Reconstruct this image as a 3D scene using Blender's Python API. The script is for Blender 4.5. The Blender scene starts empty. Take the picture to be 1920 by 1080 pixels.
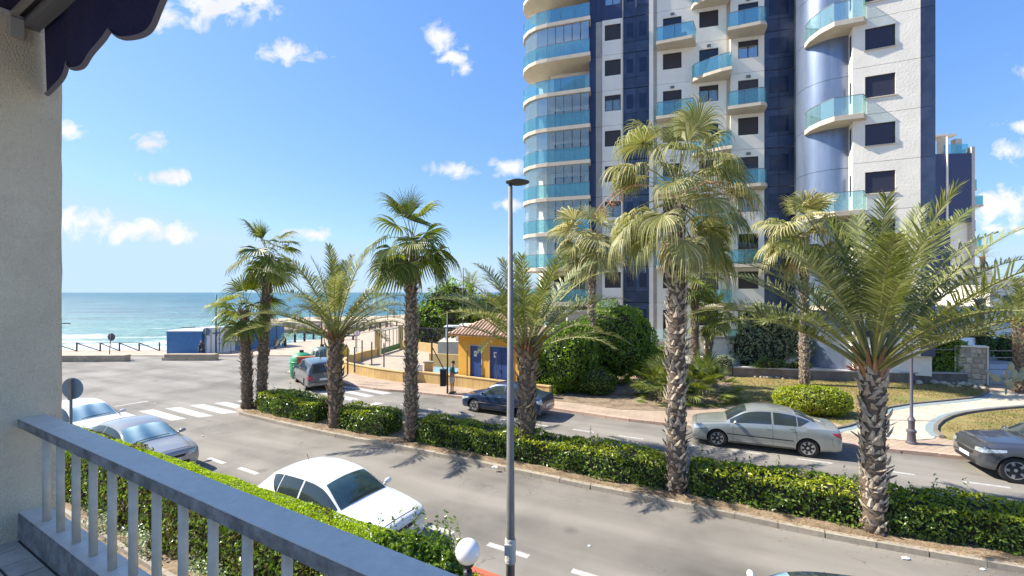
import bpy, bmesh, math, random
import numpy as np
from mathutils import Vector, Matrix
from mathutils.bvhtree import BVHTree
from mathutils import noise as mn
random.seed(7); rng = np.random.default_rng(7)
SC = bpy.context.scene
COL = SC.collection
R = math.radians
# ---------------------------------------------------------------- camera, sky, sun
CAMH = 5.55; FPX = 853.3; U0 = 960.0; V0 = 548.0
cd = bpy.data.cameras.new("camera"); cam = bpy.data.objects.new("camera", cd); COL.objects.link(cam)
cam.location = (0, 0, CAMH); cam.rotation_euler = (R(90), 0, 0)
cd.sensor_width = 36; cd.lens = 16.0; cd.shift_y = 8 / 1920; cd.clip_start = .05; cd.clip_end = 20000
SC.camera = cam
SUN_EL = 43.0; SHX, SHY = .98, -.20          # shadows fall to the right and a little towards the camera
w = bpy.data.worlds.new("World"); SC.world = w; w.use_nodes = True
nt = w.node_tree; nt.nodes.clear()
def WN(t, **k):
    n = nt.nodes.new(t)
    for a, b in k.items(): setattr(n, a, b)
    return n
sky = WN('ShaderNodeTexSky', sky_type='NISHITA', sun_disc=False)
sky.sun_elevation = R(SUN_EL); sky.sun_rotation = math.atan2(-SHX, -SHY)
sky.altitude = 0; sky.air_density = 1.0; sky.dust_density = .4; sky.ozone_density = 2.5
# the camera's tone curve flattens the sky's range: one power per channel, the same in every direction
sr = WN('ShaderNodeSeparateColor'); nt.links.new(sky.outputs[0], sr.inputs[0]); cbs = WN('ShaderNodeCombineColor')
for i_, (g_, p_, mx_) in enumerate(((.136, .82, 5.0), (.218, .66, 5.8), (.565, .27, 7))):
    mn_ = WN('ShaderNodeMath', operation='MINIMUM'); nt.links.new(sr.outputs[i_], mn_.inputs[0]); mn_.inputs[1].default_value = mx_
    pw_ = WN('ShaderNodeMath', operation='POWER'); nt.links.new(mn_.outputs[0], pw_.inputs[0]); pw_.inputs[1].default_value = p_
    ml_ = WN('ShaderNodeMath', operation='MULTIPLY'); nt.links.new(pw_.outputs[0], ml_.inputs[0]); ml_.inputs[1].default_value = g_
    nt.links.new(ml_.outputs[0], cbs.inputs[i_])
bg = WN('ShaderNodeBackground'); bg.inputs[1].default_value = .56
nt.links.new(cbs.outputs[0], bg.inputs[0])
tc = WN('ShaderNodeTexCoord'); sp = WN('ShaderNodeSeparateXYZ'); nt.links.new(tc.outputs['Generated'], sp.inputs[0])
def wmath(op, a, b=None, c=None, clamp=False):
    n = WN('ShaderNodeMath', operation=op); n.use_clamp = clamp
    for i, x in enumerate((a, b, c)):
        if x is None: continue
        if isinstance(x, (int, float)): n.inputs[i].default_value = x
        else: nt.links.new(x, n.inputs[i])
    return n.outputs[0]
ay = wmath('MAXIMUM', sp.outputs[1], .02)
gx = wmath('DIVIDE', sp.outputs[0], ay); gz = wmath('DIVIDE', sp.outputs[2], ay)
cb = WN('ShaderNodeCombineXYZ'); nt.links.new(gx, cb.inputs[0]); nt.links.new(gz, cb.inputs[1])
nz = WN('ShaderNodeTexNoise'); nz.inputs['Scale'].default_value = 17; nz.inputs['Detail'].default_value = 9; nz.inputs['Roughness'].default_value = .6; nz.inputs['Distortion'].default_value = .5
nt.links.new(cb.outputs[0], nz.inputs['Vector'])
nzl = WN('ShaderNodeTexNoise'); nzl.inputs['Scale'].default_value = 5; nzl.inputs['Detail'].default_value = 2
nt.links.new(cb.outputs[0], nzl.inputs['Vector'])
CLOUDS = [(400, 8, 110, 34), (320, 35, 75, 26), (470, -5, 60, 30), (545, 96, 62, 24), (822, 75, 36, 30), (855, 112, 30, 24),
          (130, 243, 30, 16), (280, 268, 36, 18), (305, 332, 50, 14), (160, 418, 75, 24), (235, 433, 105, 20), (315, 443, 60, 13), (585, 438, 52, 12),
          (855, 318, 48, 16), (950, 314, 36, 16), (958, 383, 28, 12), (1890, 385, 75, 34), (1893, 282, 30, 22), (1930, 235, 50, 14), (-60, 300, 90, 30), (2050, 120, 120, 40), (1880, 430, 40, 12)]
acc = None
for (u, v, ru, rv) in CLOUDS:
    s = WN('ShaderNodeVectorMath', operation='SUBTRACT'); nt.links.new(cb.outputs[0], s.inputs[0]); s.inputs[1].default_value = ((u - U0) / FPX, (V0 - v) / FPX, 0)
    m = WN('ShaderNodeVectorMath', operation='MULTIPLY'); nt.links.new(s.outputs[0], m.inputs[0]); m.inputs[1].default_value = (FPX / ru, FPX / rv, 0)
    l = WN('ShaderNodeVectorMath', operation='LENGTH'); nt.links.new(m.outputs[0], l.inputs[0])
    d = wmath('SUBTRACT', 1.0, l.outputs['Value'])
    acc = d if acc is None else wmath('MAXIMUM', acc, d)
nn = wmath('MULTIPLY', wmath('SUBTRACT', nz.outputs[0], .5), 4.2)
den = wmath('ADD', wmath('MULTIPLY', acc, .9), nn)
den = wmath('MULTIPLY_ADD', den, 1.2, .16, clamp=True)
gate = wmath('MULTIPLY_ADD', acc, 3.0, 1.6, clamp=True)
den = wmath('MULTIPLY', wmath('MULTIPLY', den, gate), wmath('GREATER_THAN', sp.outputs[1], .05))
nb = WN('ShaderNodeTexNoise'); nb.inputs['Scale'].default_value = 2.6; nb.inputs['Detail'].default_value = 6
mpb = WN('ShaderNodeMapping'); mpb.inputs['Scale'].default_value = (1, 1, 3); nt.links.new(tc.outputs['Generated'], mpb.inputs[0]); nt.links.new(mpb.outputs[0], nb.inputs[0])
rest = wmath('MULTIPLY', wmath('MULTIPLY_ADD', nb.outputs[0], 7, -4.2, clamp=True), wmath('LESS_THAN', sp.outputs[1], .05))
den = wmath('MAXIMUM', den, wmath('MULTIPLY', rest, wmath('GREATER_THAN', sp.outputs[2], .02)))
den = wmath('MULTIPLY', den, .95)
bc = WN('ShaderNodeBackground'); bc.inputs[0].default_value = (.95, .96, 1.0, 1); bc.inputs[1].default_value = .5
cr = WN('ShaderNodeMapRange'); cr.inputs[1].default_value = .35; cr.inputs[2].default_value = .65; cr.inputs[3].default_value = .43; cr.inputs[4].default_value = .53
nt.links.new(nzl.outputs[0], cr.inputs[0]); nt.links.new(cr.outputs[0], bc.inputs[1])
mx = WN('ShaderNodeMixShader'); nt.links.new(den, mx.inputs[0]); nt.links.new(bg.outputs[0], mx.inputs[1]); nt.links.new(bc.outputs[0], mx.inputs[2])
wo = WN('ShaderNodeOutputWorld'); nt.links.new(mx.outputs[0], wo.inputs[0])
sl = bpy.data.lights.new("sun", 'SUN'); sl.energy = 4.6; sl.angle = R(.5); sl.color = (1, .94, .84)
sun = bpy.data.objects.new("sun", sl); COL.objects.link(sun); sun.location = (-30, 20, 40)
_sd = Vector((SHX, SHY, -math.tan(R(SUN_EL)) * math.hypot(SHX, SHY)))
sun.rotation_euler = _sd.to_track_quat('-Z', 'Y').to_euler()
SC.view_settings.view_transform = 'Standard'; SC.view_settings.look = 'None'
SC.view_settings.exposure = 1.12; SC.view_settings.gamma = 1; SC.view_settings.use_curve_mapping = False
SC.render.engine = 'CYCLES'
SC.cycles.max_bounces = 8; SC.cycles.transparent_max_bounces = 16; SC.cycles.diffuse_bounces = 4
# ---------------------------------------------------------------- helpers
def G(u, v, z=0.0):
    d = FPX * (CAMH - z) / (v - V0); return Vector(((u - U0) / FPX * d, d, z))
def P(u, v, Y): return Vector(((u - U0) / FPX * Y, Y, CAMH - (v - V0) * Y / FPX))
def wm(o):
    m = o.matrix_basis.copy()
    return wm(o.parent) @ m if o.parent else m
def tag(o, label=None, cat=None, group=None, kind=None):
    if label: o['label'] = label
    if cat: o['category'] = cat
    if group: o['group'] = group
    if kind: o['kind'] = kind
    return o
def empty(name, loc=(0, 0, 0), rz=0, label=None, cat=None, group=None, kind=None, parent=None):
    o = bpy.data.objects.new(name, None); COL.objects.link(o); o.location = loc; o.rotation_euler = (0, 0, rz); o.parent = parent
    o.empty_display_size = .2
    return tag(o, label, cat, group, kind)
def link(name, me, parent=None, world=False):
    o = bpy.data.objects.new(name, me); COL.objects.link(o)
    if parent:
        if world: me.transform(wm(parent).inverted())
        o.parent = parent
    return o
def copy_tree(o, parent=None):
    c = o.copy(); COL.objects.link(c); c.parent = parent
    for ch in list(o.children): copy_tree(ch, c)
    return c
class MB:
    def __init__(s): s.v = []; s.f = []; s.m = []; s.T = Matrix()
    def add(s, vs, fs, mi=0):
        b = len(s.v); T = s.T
        s.v += [T @ Vector(p) for p in vs]; s.f += [tuple(b + i for i in f) for f in fs]; s.m += [mi] * len(fs); return s
    def box(s, x0, x1, y0, y1, z0, z1, mi=0):
        return s.add([(x0, y0, z0), (x1, y0, z0), (x1, y1, z0), (x0, y1, z0), (x0, y0, z1), (x1, y0, z1), (x1, y1, z1), (x0, y1, z1)],
                     [(0, 3, 2, 1), (4, 5, 6, 7), (0, 1, 5, 4), (1, 2, 6, 5), (2, 3, 7, 6), (3, 0, 4, 7)], mi)
    def prism(s, poly, z0, z1, mi=0):
        n = len(poly); a = sum(poly[i][0] * poly[(i + 1) % n][1] - poly[(i + 1) % n][0] * poly[i][1] for i in range(n))
        if a < 0: poly = poly[::-1]
        vs = [(p[0], p[1], z0) for p in poly] + [(p[0], p[1], z1) for p in poly]
        return s.add(vs, [tuple(range(n))[::-1], tuple(range(n, 2 * n))] + [(i, (i + 1) % n, n + (i + 1) % n, n + i) for i in range(n)], mi)
    def sheet(s, poly, z, mi=0):
        n = len(poly); a = sum(poly[i][0] * poly[(i + 1) % n][1] - poly[(i + 1) % n][0] * poly[i][1] for i in range(n))
        if a < 0: poly = poly[::-1]
        return s.add([(p[0], p[1], z) for p in poly], [tuple(range(n))], mi)
    def bar(s, a, b, w, h=None, up=(0, 0, 1), mi=0):
        a = Vector(a); b = Vector(b); h = h or w; d = (b - a).normalized(); up = Vector(up)
        if abs(d.dot(up)) > .98: up = Vector((1, 0, 0))
        x = d.cross(up).normalized(); y = x.cross(d)
        vs = [p + x * i * w / 2 + y * j * h / 2 for p in (a, b) for i, j in ((-1, -1), (1, -1), (1, 1), (-1, 1))]
        return s.add(vs, [(3, 2, 1, 0), (4, 5, 6, 7), (0, 1, 5, 4), (1, 2, 6, 5), (2, 3, 7, 6), (3, 0, 4, 7)], mi)
    def tube(s, pts, rs, n=8, mi=0, caps=True):
        pts = [Vector(p) for p in pts]
        if isinstance(rs, (int, float)): rs = [rs] * len(pts)
        vs = []; fs = []; px = None
        for i, p in enumerate(pts):
            d = (pts[min(i + 1, len(pts) - 1)] - pts[max(i - 1, 0)]).normalized()
            if px is None:
                px = d.cross(Vector((0, 0, 1)) if abs(d.z) < .9 else Vector((1, 0, 0))).normalized()
            px = (px - d * px.dot(d)).normalized(); py = d.cross(px)
            for k in range(n):
                a = 2 * math.pi * k / n; vs.append(p + (px * math.cos(a) + py * math.sin(a)) * rs[i])
        for i in range(len(pts) - 1):
            for k in range(n): fs.append((i * n + k, i * n + (k + 1) % n, (i + 1) * n + (k + 1) % n, (i + 1) * n + k))
        if caps: fs += [tuple(range(n))[::-1], tuple(range(len(vs) - n, len(vs)))]
        return s.add(vs, fs, mi)
    def lathe(s, c, prof, n=16, mi=0, axis='z'):
        vs = []; fs = []
        for r, z in prof:
            for k in range(n):
                a = 2 * math.pi * k / n; q = (r * math.cos(a), r * math.sin(a), z)
                if axis == 'y': q = (q[0], z, q[1])
                if axis == 'x': q = (z, q[0], q[1])
                vs.append((c[0] + q[0], c[1] + q[1], c[2] + q[2]))
        for i in range(len(prof) - 1):
            for k in range(n): fs.append((i * n + k, i * n + (k + 1) % n, (i + 1) * n + (k + 1) % n, (i + 1) * n + k))
        fs += [tuple(range(n))[::-1], tuple(range(len(vs) - n, len(vs)))]
        return s.add(vs, fs, mi)
    def sphere(s, c, r, n=12, m=8, mi=0):
        r = r if isinstance(r, (tuple, list)) else (r, r, r)
        vs = [(c[0], c[1], c[2] - r[2])]; fs = []
        for j in range(1, m):
            t = math.pi * j / m
            for k in range(n):
                a = 2 * math.pi * k / n; vs.append((c[0] + r[0] * math.sin(t) * math.cos(a), c[1] + r[1] * math.sin(t) * math.sin(a), c[2] - r[2] * math.cos(t)))
        vs.append((c[0], c[1], c[2] + r[2])); L = len(vs) - 1
        for k in range(n):
            fs.append((0, 1 + (k + 1) % n, 1 + k)); fs.append((L, L - n + k, L - n + (k + 1) % n))
            for j in range(m - 2): fs.append((1 + j * n + k, 1 + j * n + (k + 1) % n, 1 + (j + 1) * n + (k + 1) % n, 1 + (j + 1) * n + k))
        return s.add(vs, fs, mi)
    def mesh(s, name, mats, smooth=False, sharp=None):
        me = bpy.data.meshes.new(name); me.from_pydata([tuple(p) for p in s.v], [], s.f)
        for m in (mats if isinstance(mats, (list, tuple)) else [mats]): me.materials.append(m)
        me.polygons.foreach_set('material_index', s.m)
        if smooth:
            me.polygons.foreach_set('use_smooth', [True] * len(s.f))
            if sharp: me.set_sharp_from_angle(angle=R(sharp))
        me.update(); return me
    def build(s, name, mats, parent=None, world=True, smooth=False, sharp=None):
        return link(name, s.mesh(name, mats, smooth, sharp), parent, world)
def np_mesh(name, verts, faces, mat, smooth=False):
    """verts (N,3), faces (M,k) numpy"""
    me = bpy.data.meshes.new(name); n = len(verts); m, k = faces.shape
    me.vertices.add(n); me.vertices.foreach_set('co', np.ascontiguousarray(verts, dtype=np.float32).ravel())
    me.loops.add(m * k); me.loops.foreach_set('vertex_index', np.ascontiguousarray(faces, dtype=np.int32).ravel())
    me.polygons.add(m); me.polygons.foreach_set('loop_start', np.arange(0, m * k, k, dtype=np.int32))
    try: me.polygons.foreach_set('loop_total', np.full(m, k, dtype=np.int32))
    except Exception: pass
    me.materials.append(mat)
    if smooth: me.polygons.foreach_set('use_smooth', np.ones(m, dtype=bool))
    me.update(calc_edges=True); me.validate(); return me
# ---------------------------------------------------------------- materials
def newmat(name):
    m = bpy.data.materials.new(name); m.use_nodes = True; t = m.node_tree; t.nodes.clear()
    o = t.nodes.new('ShaderNodeOutputMaterial'); p = t.nodes.new('ShaderNodeBsdfPrincipled'); t.links.new(p.outputs[0], o.inputs[0])
    return m, t, p, o
def N(t, typ, ins=None, **k):
    n = t.nodes.new(typ)
    for a, b in k.items(): setattr(n, a, b)
    for a, b in (ins or {}).items():
        if hasattr(b, 'links') or isinstance(b, bpy.types.NodeSocket): t.links.new(b, n.inputs[a])
        else: n.inputs[a].default_value = b
    return n
def c4(c): return (c[0], c[1], c[2], 1)
def M(name, col, rough=.6, metal=0, col2=None, scale=4, bump=0, bscale=40, coat=0, spec=.5, pos=True, stretch=(1, 1, 1), col3=None, scale3=.5, lo=.35, hi=.65, rnd=0):
    m, t, p, o = newmat(name)
    p.inputs['Roughness'].default_value = rough; p.inputs['Metallic'].default_value = metal
    p.inputs['Coat Weight'].default_value = coat; p.inputs['Specular IOR Level'].default_value = spec; p.inputs['Coat Roughness'].default_value = .04
    src = N(t, 'ShaderNodeNewGeometry').outputs['Position'] if pos else N(t, 'ShaderNodeTexCoord').outputs['Object']
    mp = N(t, 'ShaderNodeMapping', {0: src, 'Scale': stretch}).outputs[0]
    out = None
    if col2:
        nz = N(t, 'ShaderNodeTexNoise', {'Vector': mp, 'Scale': scale, 'Detail': 6, 'Roughness': .6})
        mr = N(t, 'ShaderNodeMapRange', {0: nz.outputs[0], 1: lo, 2: hi})
        mixn = N(t, 'ShaderNodeMix', data_type='RGBA'); t.links.new(mr.outputs[0], mixn.inputs[0]); mixn.inputs[6].default_value = c4(col); mixn.inputs[7].default_value = c4(col2)
        out = mixn.outputs[2]
        if col3:
            nz2 = N(t, 'ShaderNodeTexNoise', {'Vector': mp, 'Scale': scale3, 'Detail': 4})
            mr2 = N(t, 'ShaderNodeMapRange', {0: nz2.outputs[0], 1: .45, 2: .7})
            mix2 = N(t, 'ShaderNodeMix', data_type='RGBA'); t.links.new(mr2.outputs[0], mix2.inputs[0]); t.links.new(out, mix2.inputs[6]); mix2.inputs[7].default_value = c4(col3)
            out = mix2.outputs[2]
        t.links.new(out, p.inputs['Base Color'])
    else: p.inputs['Base Color'].default_value = c4(col)
    if rnd:
        oi = N(t, 'ShaderNodeObjectInfo'); mr = N(t, 'ShaderNodeMapRange', {0: oi.outputs['Random'], 3: 1 - rnd, 4: 1 + rnd})
        h = N(t, 'ShaderNodeHueSaturation', {'Value': mr.outputs[0]})
        if out: t.links.new(out, h.inputs['Color'])
        else: h.inputs['Color'].default_value = c4(col)
        t.links.new(h.outputs[0], p.inputs['Base Color'])
    if bump:
        nb = N(t, 'ShaderNodeTexNoise', {'Vector': mp, 'Scale': bscale, 'Detail': 4})
        b = N(t, 'ShaderNodeBump', {'Height': nb.outputs[0], 'Strength': bump, 'Distance': .02}); t.links.new(b.outputs[0], p.inputs['Normal'])
    return m
def leafmat(name, cols, gloss=.35, trans=.35, obj=.25):
    """foliage: each leaf (mesh island) has its own tone, light passes through"""
    m, t, p, o = newmat(name)
    g = N(t, 'ShaderNodeNewGeometry'); oi = N(t, 'ShaderNodeObjectInfo')
    a = N(t, 'ShaderNodeMath', {0: g.outputs['Random Per Island'], 1: 1 - obj}, operation='MULTIPLY')
    b = N(t, 'ShaderNodeMath', {0: oi.outputs['Random'], 1: obj, 2: a.outputs[0]}, operation='MULTIPLY_ADD')
    r = N(t, 'ShaderNodeValToRGB', {0: b.outputs[0]}); e = r.color_ramp.elements
    while len(e) < len(cols): e.new(.5)
    for i, c in enumerate(cols): e[i].position = i / (len(cols) - 1); e[i].color = c4(c)
    t.links.new(r.outputs[0], p.inputs['Base Color']); p.inputs['Roughness'].default_value = gloss
    tr = N(t, 'ShaderNodeBsdfTranslucent'); h = N(t, 'ShaderNodeHueSaturation', {'Saturation': 1.15, 'Value': 1.5, 'Color': r.outputs[0]}); t.links.new(h.outputs[0], tr.inputs[0])
    mxs = N(t, 'ShaderNodeMixShader', {0: trans}); t.links.new(p.outputs[0], mxs.inputs[1]); t.links.new(tr.outputs[0], mxs.inputs[2]); t.links.new(mxs.outputs[0], o.inputs[0])
    return m
def glassmat(name, tint, mixt=.6, refl=.9, diff=None):
    m, t, p, o = newmat(name)
    tr = N(t, 'ShaderNodeBsdfTransparent', {0: c4(tint)}); gl = N(t, 'ShaderNodeBsdfGlossy', {'Color': c4(diff or (.9, .95, 1)), 'Roughness': .03})
    lw = N(t, 'ShaderNodeLayerWeight', {0: .55})
    f = N(t, 'ShaderNodeMapRange', {0: lw.outputs['Fresnel'], 3: .07, 4: refl})
    df = N(t, 'ShaderNodeBsdfDiffuse', {0: c4(diff or tint)})
    m1 = N(t, 'ShaderNodeMixShader', {0: .13}); t.links.new(tr.outputs[0], m1.inputs[1]); t.links.new(df.outputs[0], m1.inputs[2])
    m2 = N(t, 'ShaderNodeMixShader', {0: f.outputs[0]}); t.links.new(m1.outputs[0], m2.inputs[1]); t.links.new(gl.outputs[0], m2.inputs[2])
    t.links.new(m2.outputs[0], o.inputs[0]); return m
X = {}
X['asphalt'] = M('asphalt', (.215, .195, .165), .9, col2=(.28, .256, .218), scale=55, bump=.5, bscale=180, col3=(.145, .132, .112), scale3=.35, lo=.3, hi=.7)
X['paint'] = M('road_paint', (.48, .465, .43), .8, col2=(.29, .275, .25), scale=11, lo=.42, hi=.72)
X['kerb'] = M('kerb_concrete', (.40, .34, .26), .85, col2=(.30, .26, .20), scale=9, bump=.4, bscale=60, rnd=.12)
X['bench'] = M('sandy_stone', (.46, .37, .26), .9, col2=(.36, .28, .19), scale=5, rnd=.15)
X['kerbred'] = M('kerb_red', (.42, .27, .21), .85, col2=(.5, .38, .29), scale=9, rnd=.1)
X['soil'] = M('soil', (.2, .14, .085), .95, col2=(.33, .25, .16), scale=9, bump=1, bscale=35, col3=(.12, .085, .055), scale3=2)
X['litter'] = M('leaf_litter', (.34, .23, .11), .9, rnd=.3)
X['pave'] = None
X['sand'] = M('sand', (.42, .33, .22), .95, col2=(.5, .4, .28), scale=3, bump=.5, bscale=8)
X['rock'] = M('rock', (.24, .18, .13), .9, col2=(.36, .27, .19), scale=2, bump=1, bscale=4)
X['white'] = M('white_render', (.88, .81, .69), .8, col2=(.82, .75, .64), scale=1.3, bump=.15, bscale=60)
X['white2'] = M('white_stucco', (.87, .80, .68), .85, col2=(.77, .71, .60), scale=.8, bump=.6, bscale=9)
X['beige'] = M('beige_render', (.50, .46, .39), .85, col2=(.42, .385, .32), scale=1.2, bump=.2, bscale=40)
X['slab'] = M('balcony_concrete', (.60, .52, .41), .8, col2=(.52, .45, .35), scale=1.5)
X['navy'] = M('navy_mosaic', (.03, .042, .105), .5, col2=(.045, .058, .13), scale=9, rnd=.1)
X['screen'] = M('navy_screen', (.028, .042, .085), .3, col2=(.05, .07, .125), scale=1.3, rnd=.2)
X['screen2'] = M('navy_screen_dark', (.01, .016, .045), .2, col2=(.02, .03, .07), scale=2)
X['cyl'] = M('blue_metal_cladding', (.24, .29, .40), .34, .6, col2=(.16, .20, .29), scale=.9, stretch=(1.5, 1.5, .25), bump=.1, bscale=2)
X['teal'] = glassmat('teal_glass', (.66, .87, .90), .62, .42, (.36, .64, .69))
X['tealL'] = glassmat('pale_teal_glass', (.80, .93, .92), .66, .35, (.58, .80, .80))
X['clear'] = glassmat('clear_glass', (.88, .93, .92), .72, .5, (.6, .68, .7))
X['dark'] = M('dark_window', (.012, .014, .02), .06, spec=.8)
X['shutter'] = M('brown_shutter', (.045, .034, .032), .55, rnd=.25)
X['shutterb'] = M('violet_shutter', (.03, .028, .05), .5, rnd=.2)
X['frame'] = M('dark_frame', (.03, .03, .035), .5)
X['curtain'] = M('curtain', (.42, .44, .46), .9, col2=(.2, .22, .25), scale=9, stretch=(1, 1, .05))
X['steel'] = M('galvanised_steel', (.20, .195, .185), .6, .2, col2=(.16, .155, .145), scale=5)
X['steeld'] = M('dark_steel', (.05, .05, .055), .5, .2)
X['black'] = M('black_plastic', (.018, .018, .02), .5)
X['rail'] = M('painted_rail', (.80, .70, .57), .5, col2=(.68, .60, .49), scale=14, bump=.3, bscale=45, col3=(.76, .665, .54), scale3=2.5)
X['railu'] = M('weathered_shaded_rail', (.15, .14, .13), .7, col2=(.34, .32, .29), scale=12, bump=.4, bscale=60)  # speckled weathering plus the shade of the inward faces, painted into the colour
X['bal'] = M('painted_baluster', (.66, .59, .47), .5, col2=(.55, .50, .39), scale=15)
X['pillar'] = M('stucco_wall', (.90, .77, .54), .9, col2=(.76, .65, .45), scale=1.6, bump=1.0, bscale=110, col3=(.78, .665, .46), scale3=3)
X['tile'] = M('floor_tile', (.66, .59, .49), .5, col2=(.50, .45, .37), scale=14, rnd=.14)
X['grout'] = M('grout', (.09, .085, .08), .9)
X['awn'] = M('navy_awning', (.012, .012, .055), .95, col2=(.02, .02, .075), scale=60, bump=.4, bscale=250)
X['awntrim'] = M('awning_hem', (.16, .15, .17), .9)
X['yellow'] = M('yellow_render', (.72, .385, .05), .8, col2=(.66, .345, .045), scale=2)
X['ochre'] = M('ochre_wall', (.58, .40, .16), .85, col2=(.48, .33, .14), scale=3, col3=(.5, .36, .2), scale3=1)
X['roof'] = M('roof_tile', (.52, .37, .25), .8, col2=(.38, .25, .16), scale=6, rnd=.2)
X['doorb'] = M('blue_door', (.025, .06, .20), .35, col2=(.035, .08, .24), scale=2)
X['hutb'] = M('blue_hut', (.04, .15, .33), .6, col2=(.05, .18, .38), scale=4)
X['hutw'] = M('white_hut', (.62, .66, .70), .6)
X['green'] = M('green_metal', (.03, .14, .06), .5)
X['bing'] = M('green_bin', (.05, .32, .14), .4)
X['bing2'] = M('grey_green_bin', (.10, .16, .15), .45)
X['binr'] = M('red_panel', (.55, .07, .045), .5)
X['biny'] = M('yellow_bin', (.6, .46, .03), .45)
X['stone'] = M('field_stone', (.56, .49, .38), .9, col2=(.40, .34, .26), scale=5, bump=.6, bscale=15, rnd=.3)
X['mortar'] = M('mortar', (.34, .30, .24), .95)
X['retain'] = M('retaining_wall', (.22, .19, .16), .95, col2=(.14, .12, .1), scale=2, bump=.6, bscale=12)
X['cap'] = M('wall_cap', (.46, .44, .42), .8)
X['bluestrip'] = M('bluegrey_border', (.24, .31, .33), .8, col2=(.2, .26, .28), scale=6)
X['signb'] = M('sign_back', (.10, .17, .24), .5, col2=(.13, .2, .27), scale=5)
X['signw'] = M('sign_white', (.75, .75, .75), .5)
X['signr'] = M('sign_red', (.5, .03, .03), .5)
X['signd'] = M('sign_dark_back', (.09, .09, .1), .5)
X['globe'] = M('opal_globe', (.82, .82, .80), .25, coat=.4)
X['paper'] = M('scrap_paper', (.75, .75, .72), .8)
X['skin'] = M('skin', (.42, .22, .14), .6); X['hair'] = M('hair', (.03, .02, .015), .8)
X['teesh'] = M('teal_shirt', (.05, .16, .18), .9); X['shorts'] = M('khaki_shorts', (.5, .46, .38), .9); X['shoe'] = M('shoes', (.05, .05, .06), .7)
X['courtb'] = M('court_blue', (.14, .27, .36), .8, col2=(.22, .36, .34), scale=.8)
X['court'] = M('court_concrete', (.36, .29, .21), .9, col2=(.42, .35, .26), scale=1.5)
X['grass'] = leafmat('grass_blade', [(.10, .12, .03), (.22, .20, .06), (.34, .26, .10)], .6, .3)
X['lawn'] = M('dry_lawn', (.30, .22, .08), .95, col2=(.17, .18, .045), scale=1.1, bump=1, bscale=60, col3=(.36, .25, .10), scale3=.45)
X['trunk'] = M('palm_trunk', (.11, .08, .055), .95, col2=(.17, .125, .09), scale=9, bump=1, bscale=25)
X['stub'] = M('leaf_base', (.40, .32, .22), .85, col2=(.22, .17, .115), scale=12)
X['stubd'] = M('leaf_base_dark', (.32, .24, .16), .85, col2=(.18, .125, .08), scale=10)
X['stubp'] = M('leaf_base_pale', (.52, .44, .34), .85, col2=(.28, .22, .16), scale=10)
X['bark'] = M('bark', (.12, .09, .065), .95, bump=1, bscale=20)
X['fan'] = leafmat('fan_leaf', [(.045, .07, .01), (.125, .165, .022), (.32, .33, .07)], .52, .28, .45)
X['fanp'] = leafmat('fan_leaf_pale', [(.08, .11, .02), (.28, .28, .09), (.66, .57, .32)], .55, .32, .35)
X['fand'] = leafmat('fan_leaf_dry', [(.28, .19, .10), (.42, .30, .17), (.5, .40, .27)], .8, .3, .4)
X['feather'] = leafmat('feather_leaf', [(.06, .08, .018), (.18, .205, .05), (.50, .49, .23)], .48, .24, .4)
X['petiole'] = M('petiole', (.22, .22, .07), .5, rnd=.25)
X['petd'] = M('petiole_brown', (.26, .13, .06), .6, rnd=.25)
X['seed'] = M('flower_stalk', (.52, .30, .18), .8)
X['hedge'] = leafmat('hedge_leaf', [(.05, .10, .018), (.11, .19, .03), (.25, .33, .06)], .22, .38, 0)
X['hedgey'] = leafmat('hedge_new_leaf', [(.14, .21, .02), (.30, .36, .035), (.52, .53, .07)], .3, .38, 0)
X['ficus'] = leafmat('ficus_leaf', [(.07, .14, .015), (.17, .28, .03), (.32, .44, .06)], .25, .38, 0)
X['olive'] = leafmat('grey_leaf', [(.11, .16, .07), (.26, .32, .17), (.48, .52, .34)], .4, .3, 0)
X['pine'] = leafmat('pine_leaf', [(.035, .075, .015), (.09, .16, .03), (.18, .27, .05)], .5, .28, 0)
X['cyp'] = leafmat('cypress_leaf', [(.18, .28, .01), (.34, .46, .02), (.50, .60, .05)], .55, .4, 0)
X['cypd'] = leafmat('cypress_inner_shaded', [(.07, .055, .02), (.20, .15, .05), (.15, .21, .03)], .6, .3, 0)  # tan foliage, its colours darkened to carry shadows of the hedge's shaded side
X['core'] = M('twig_core', (.022, .022, .012), .95)
X['red_aloe'] = leafmat('red_aloe_leaf', [(.16, .06, .04), (.28, .10, .07)], .5, .1, 0)
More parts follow.
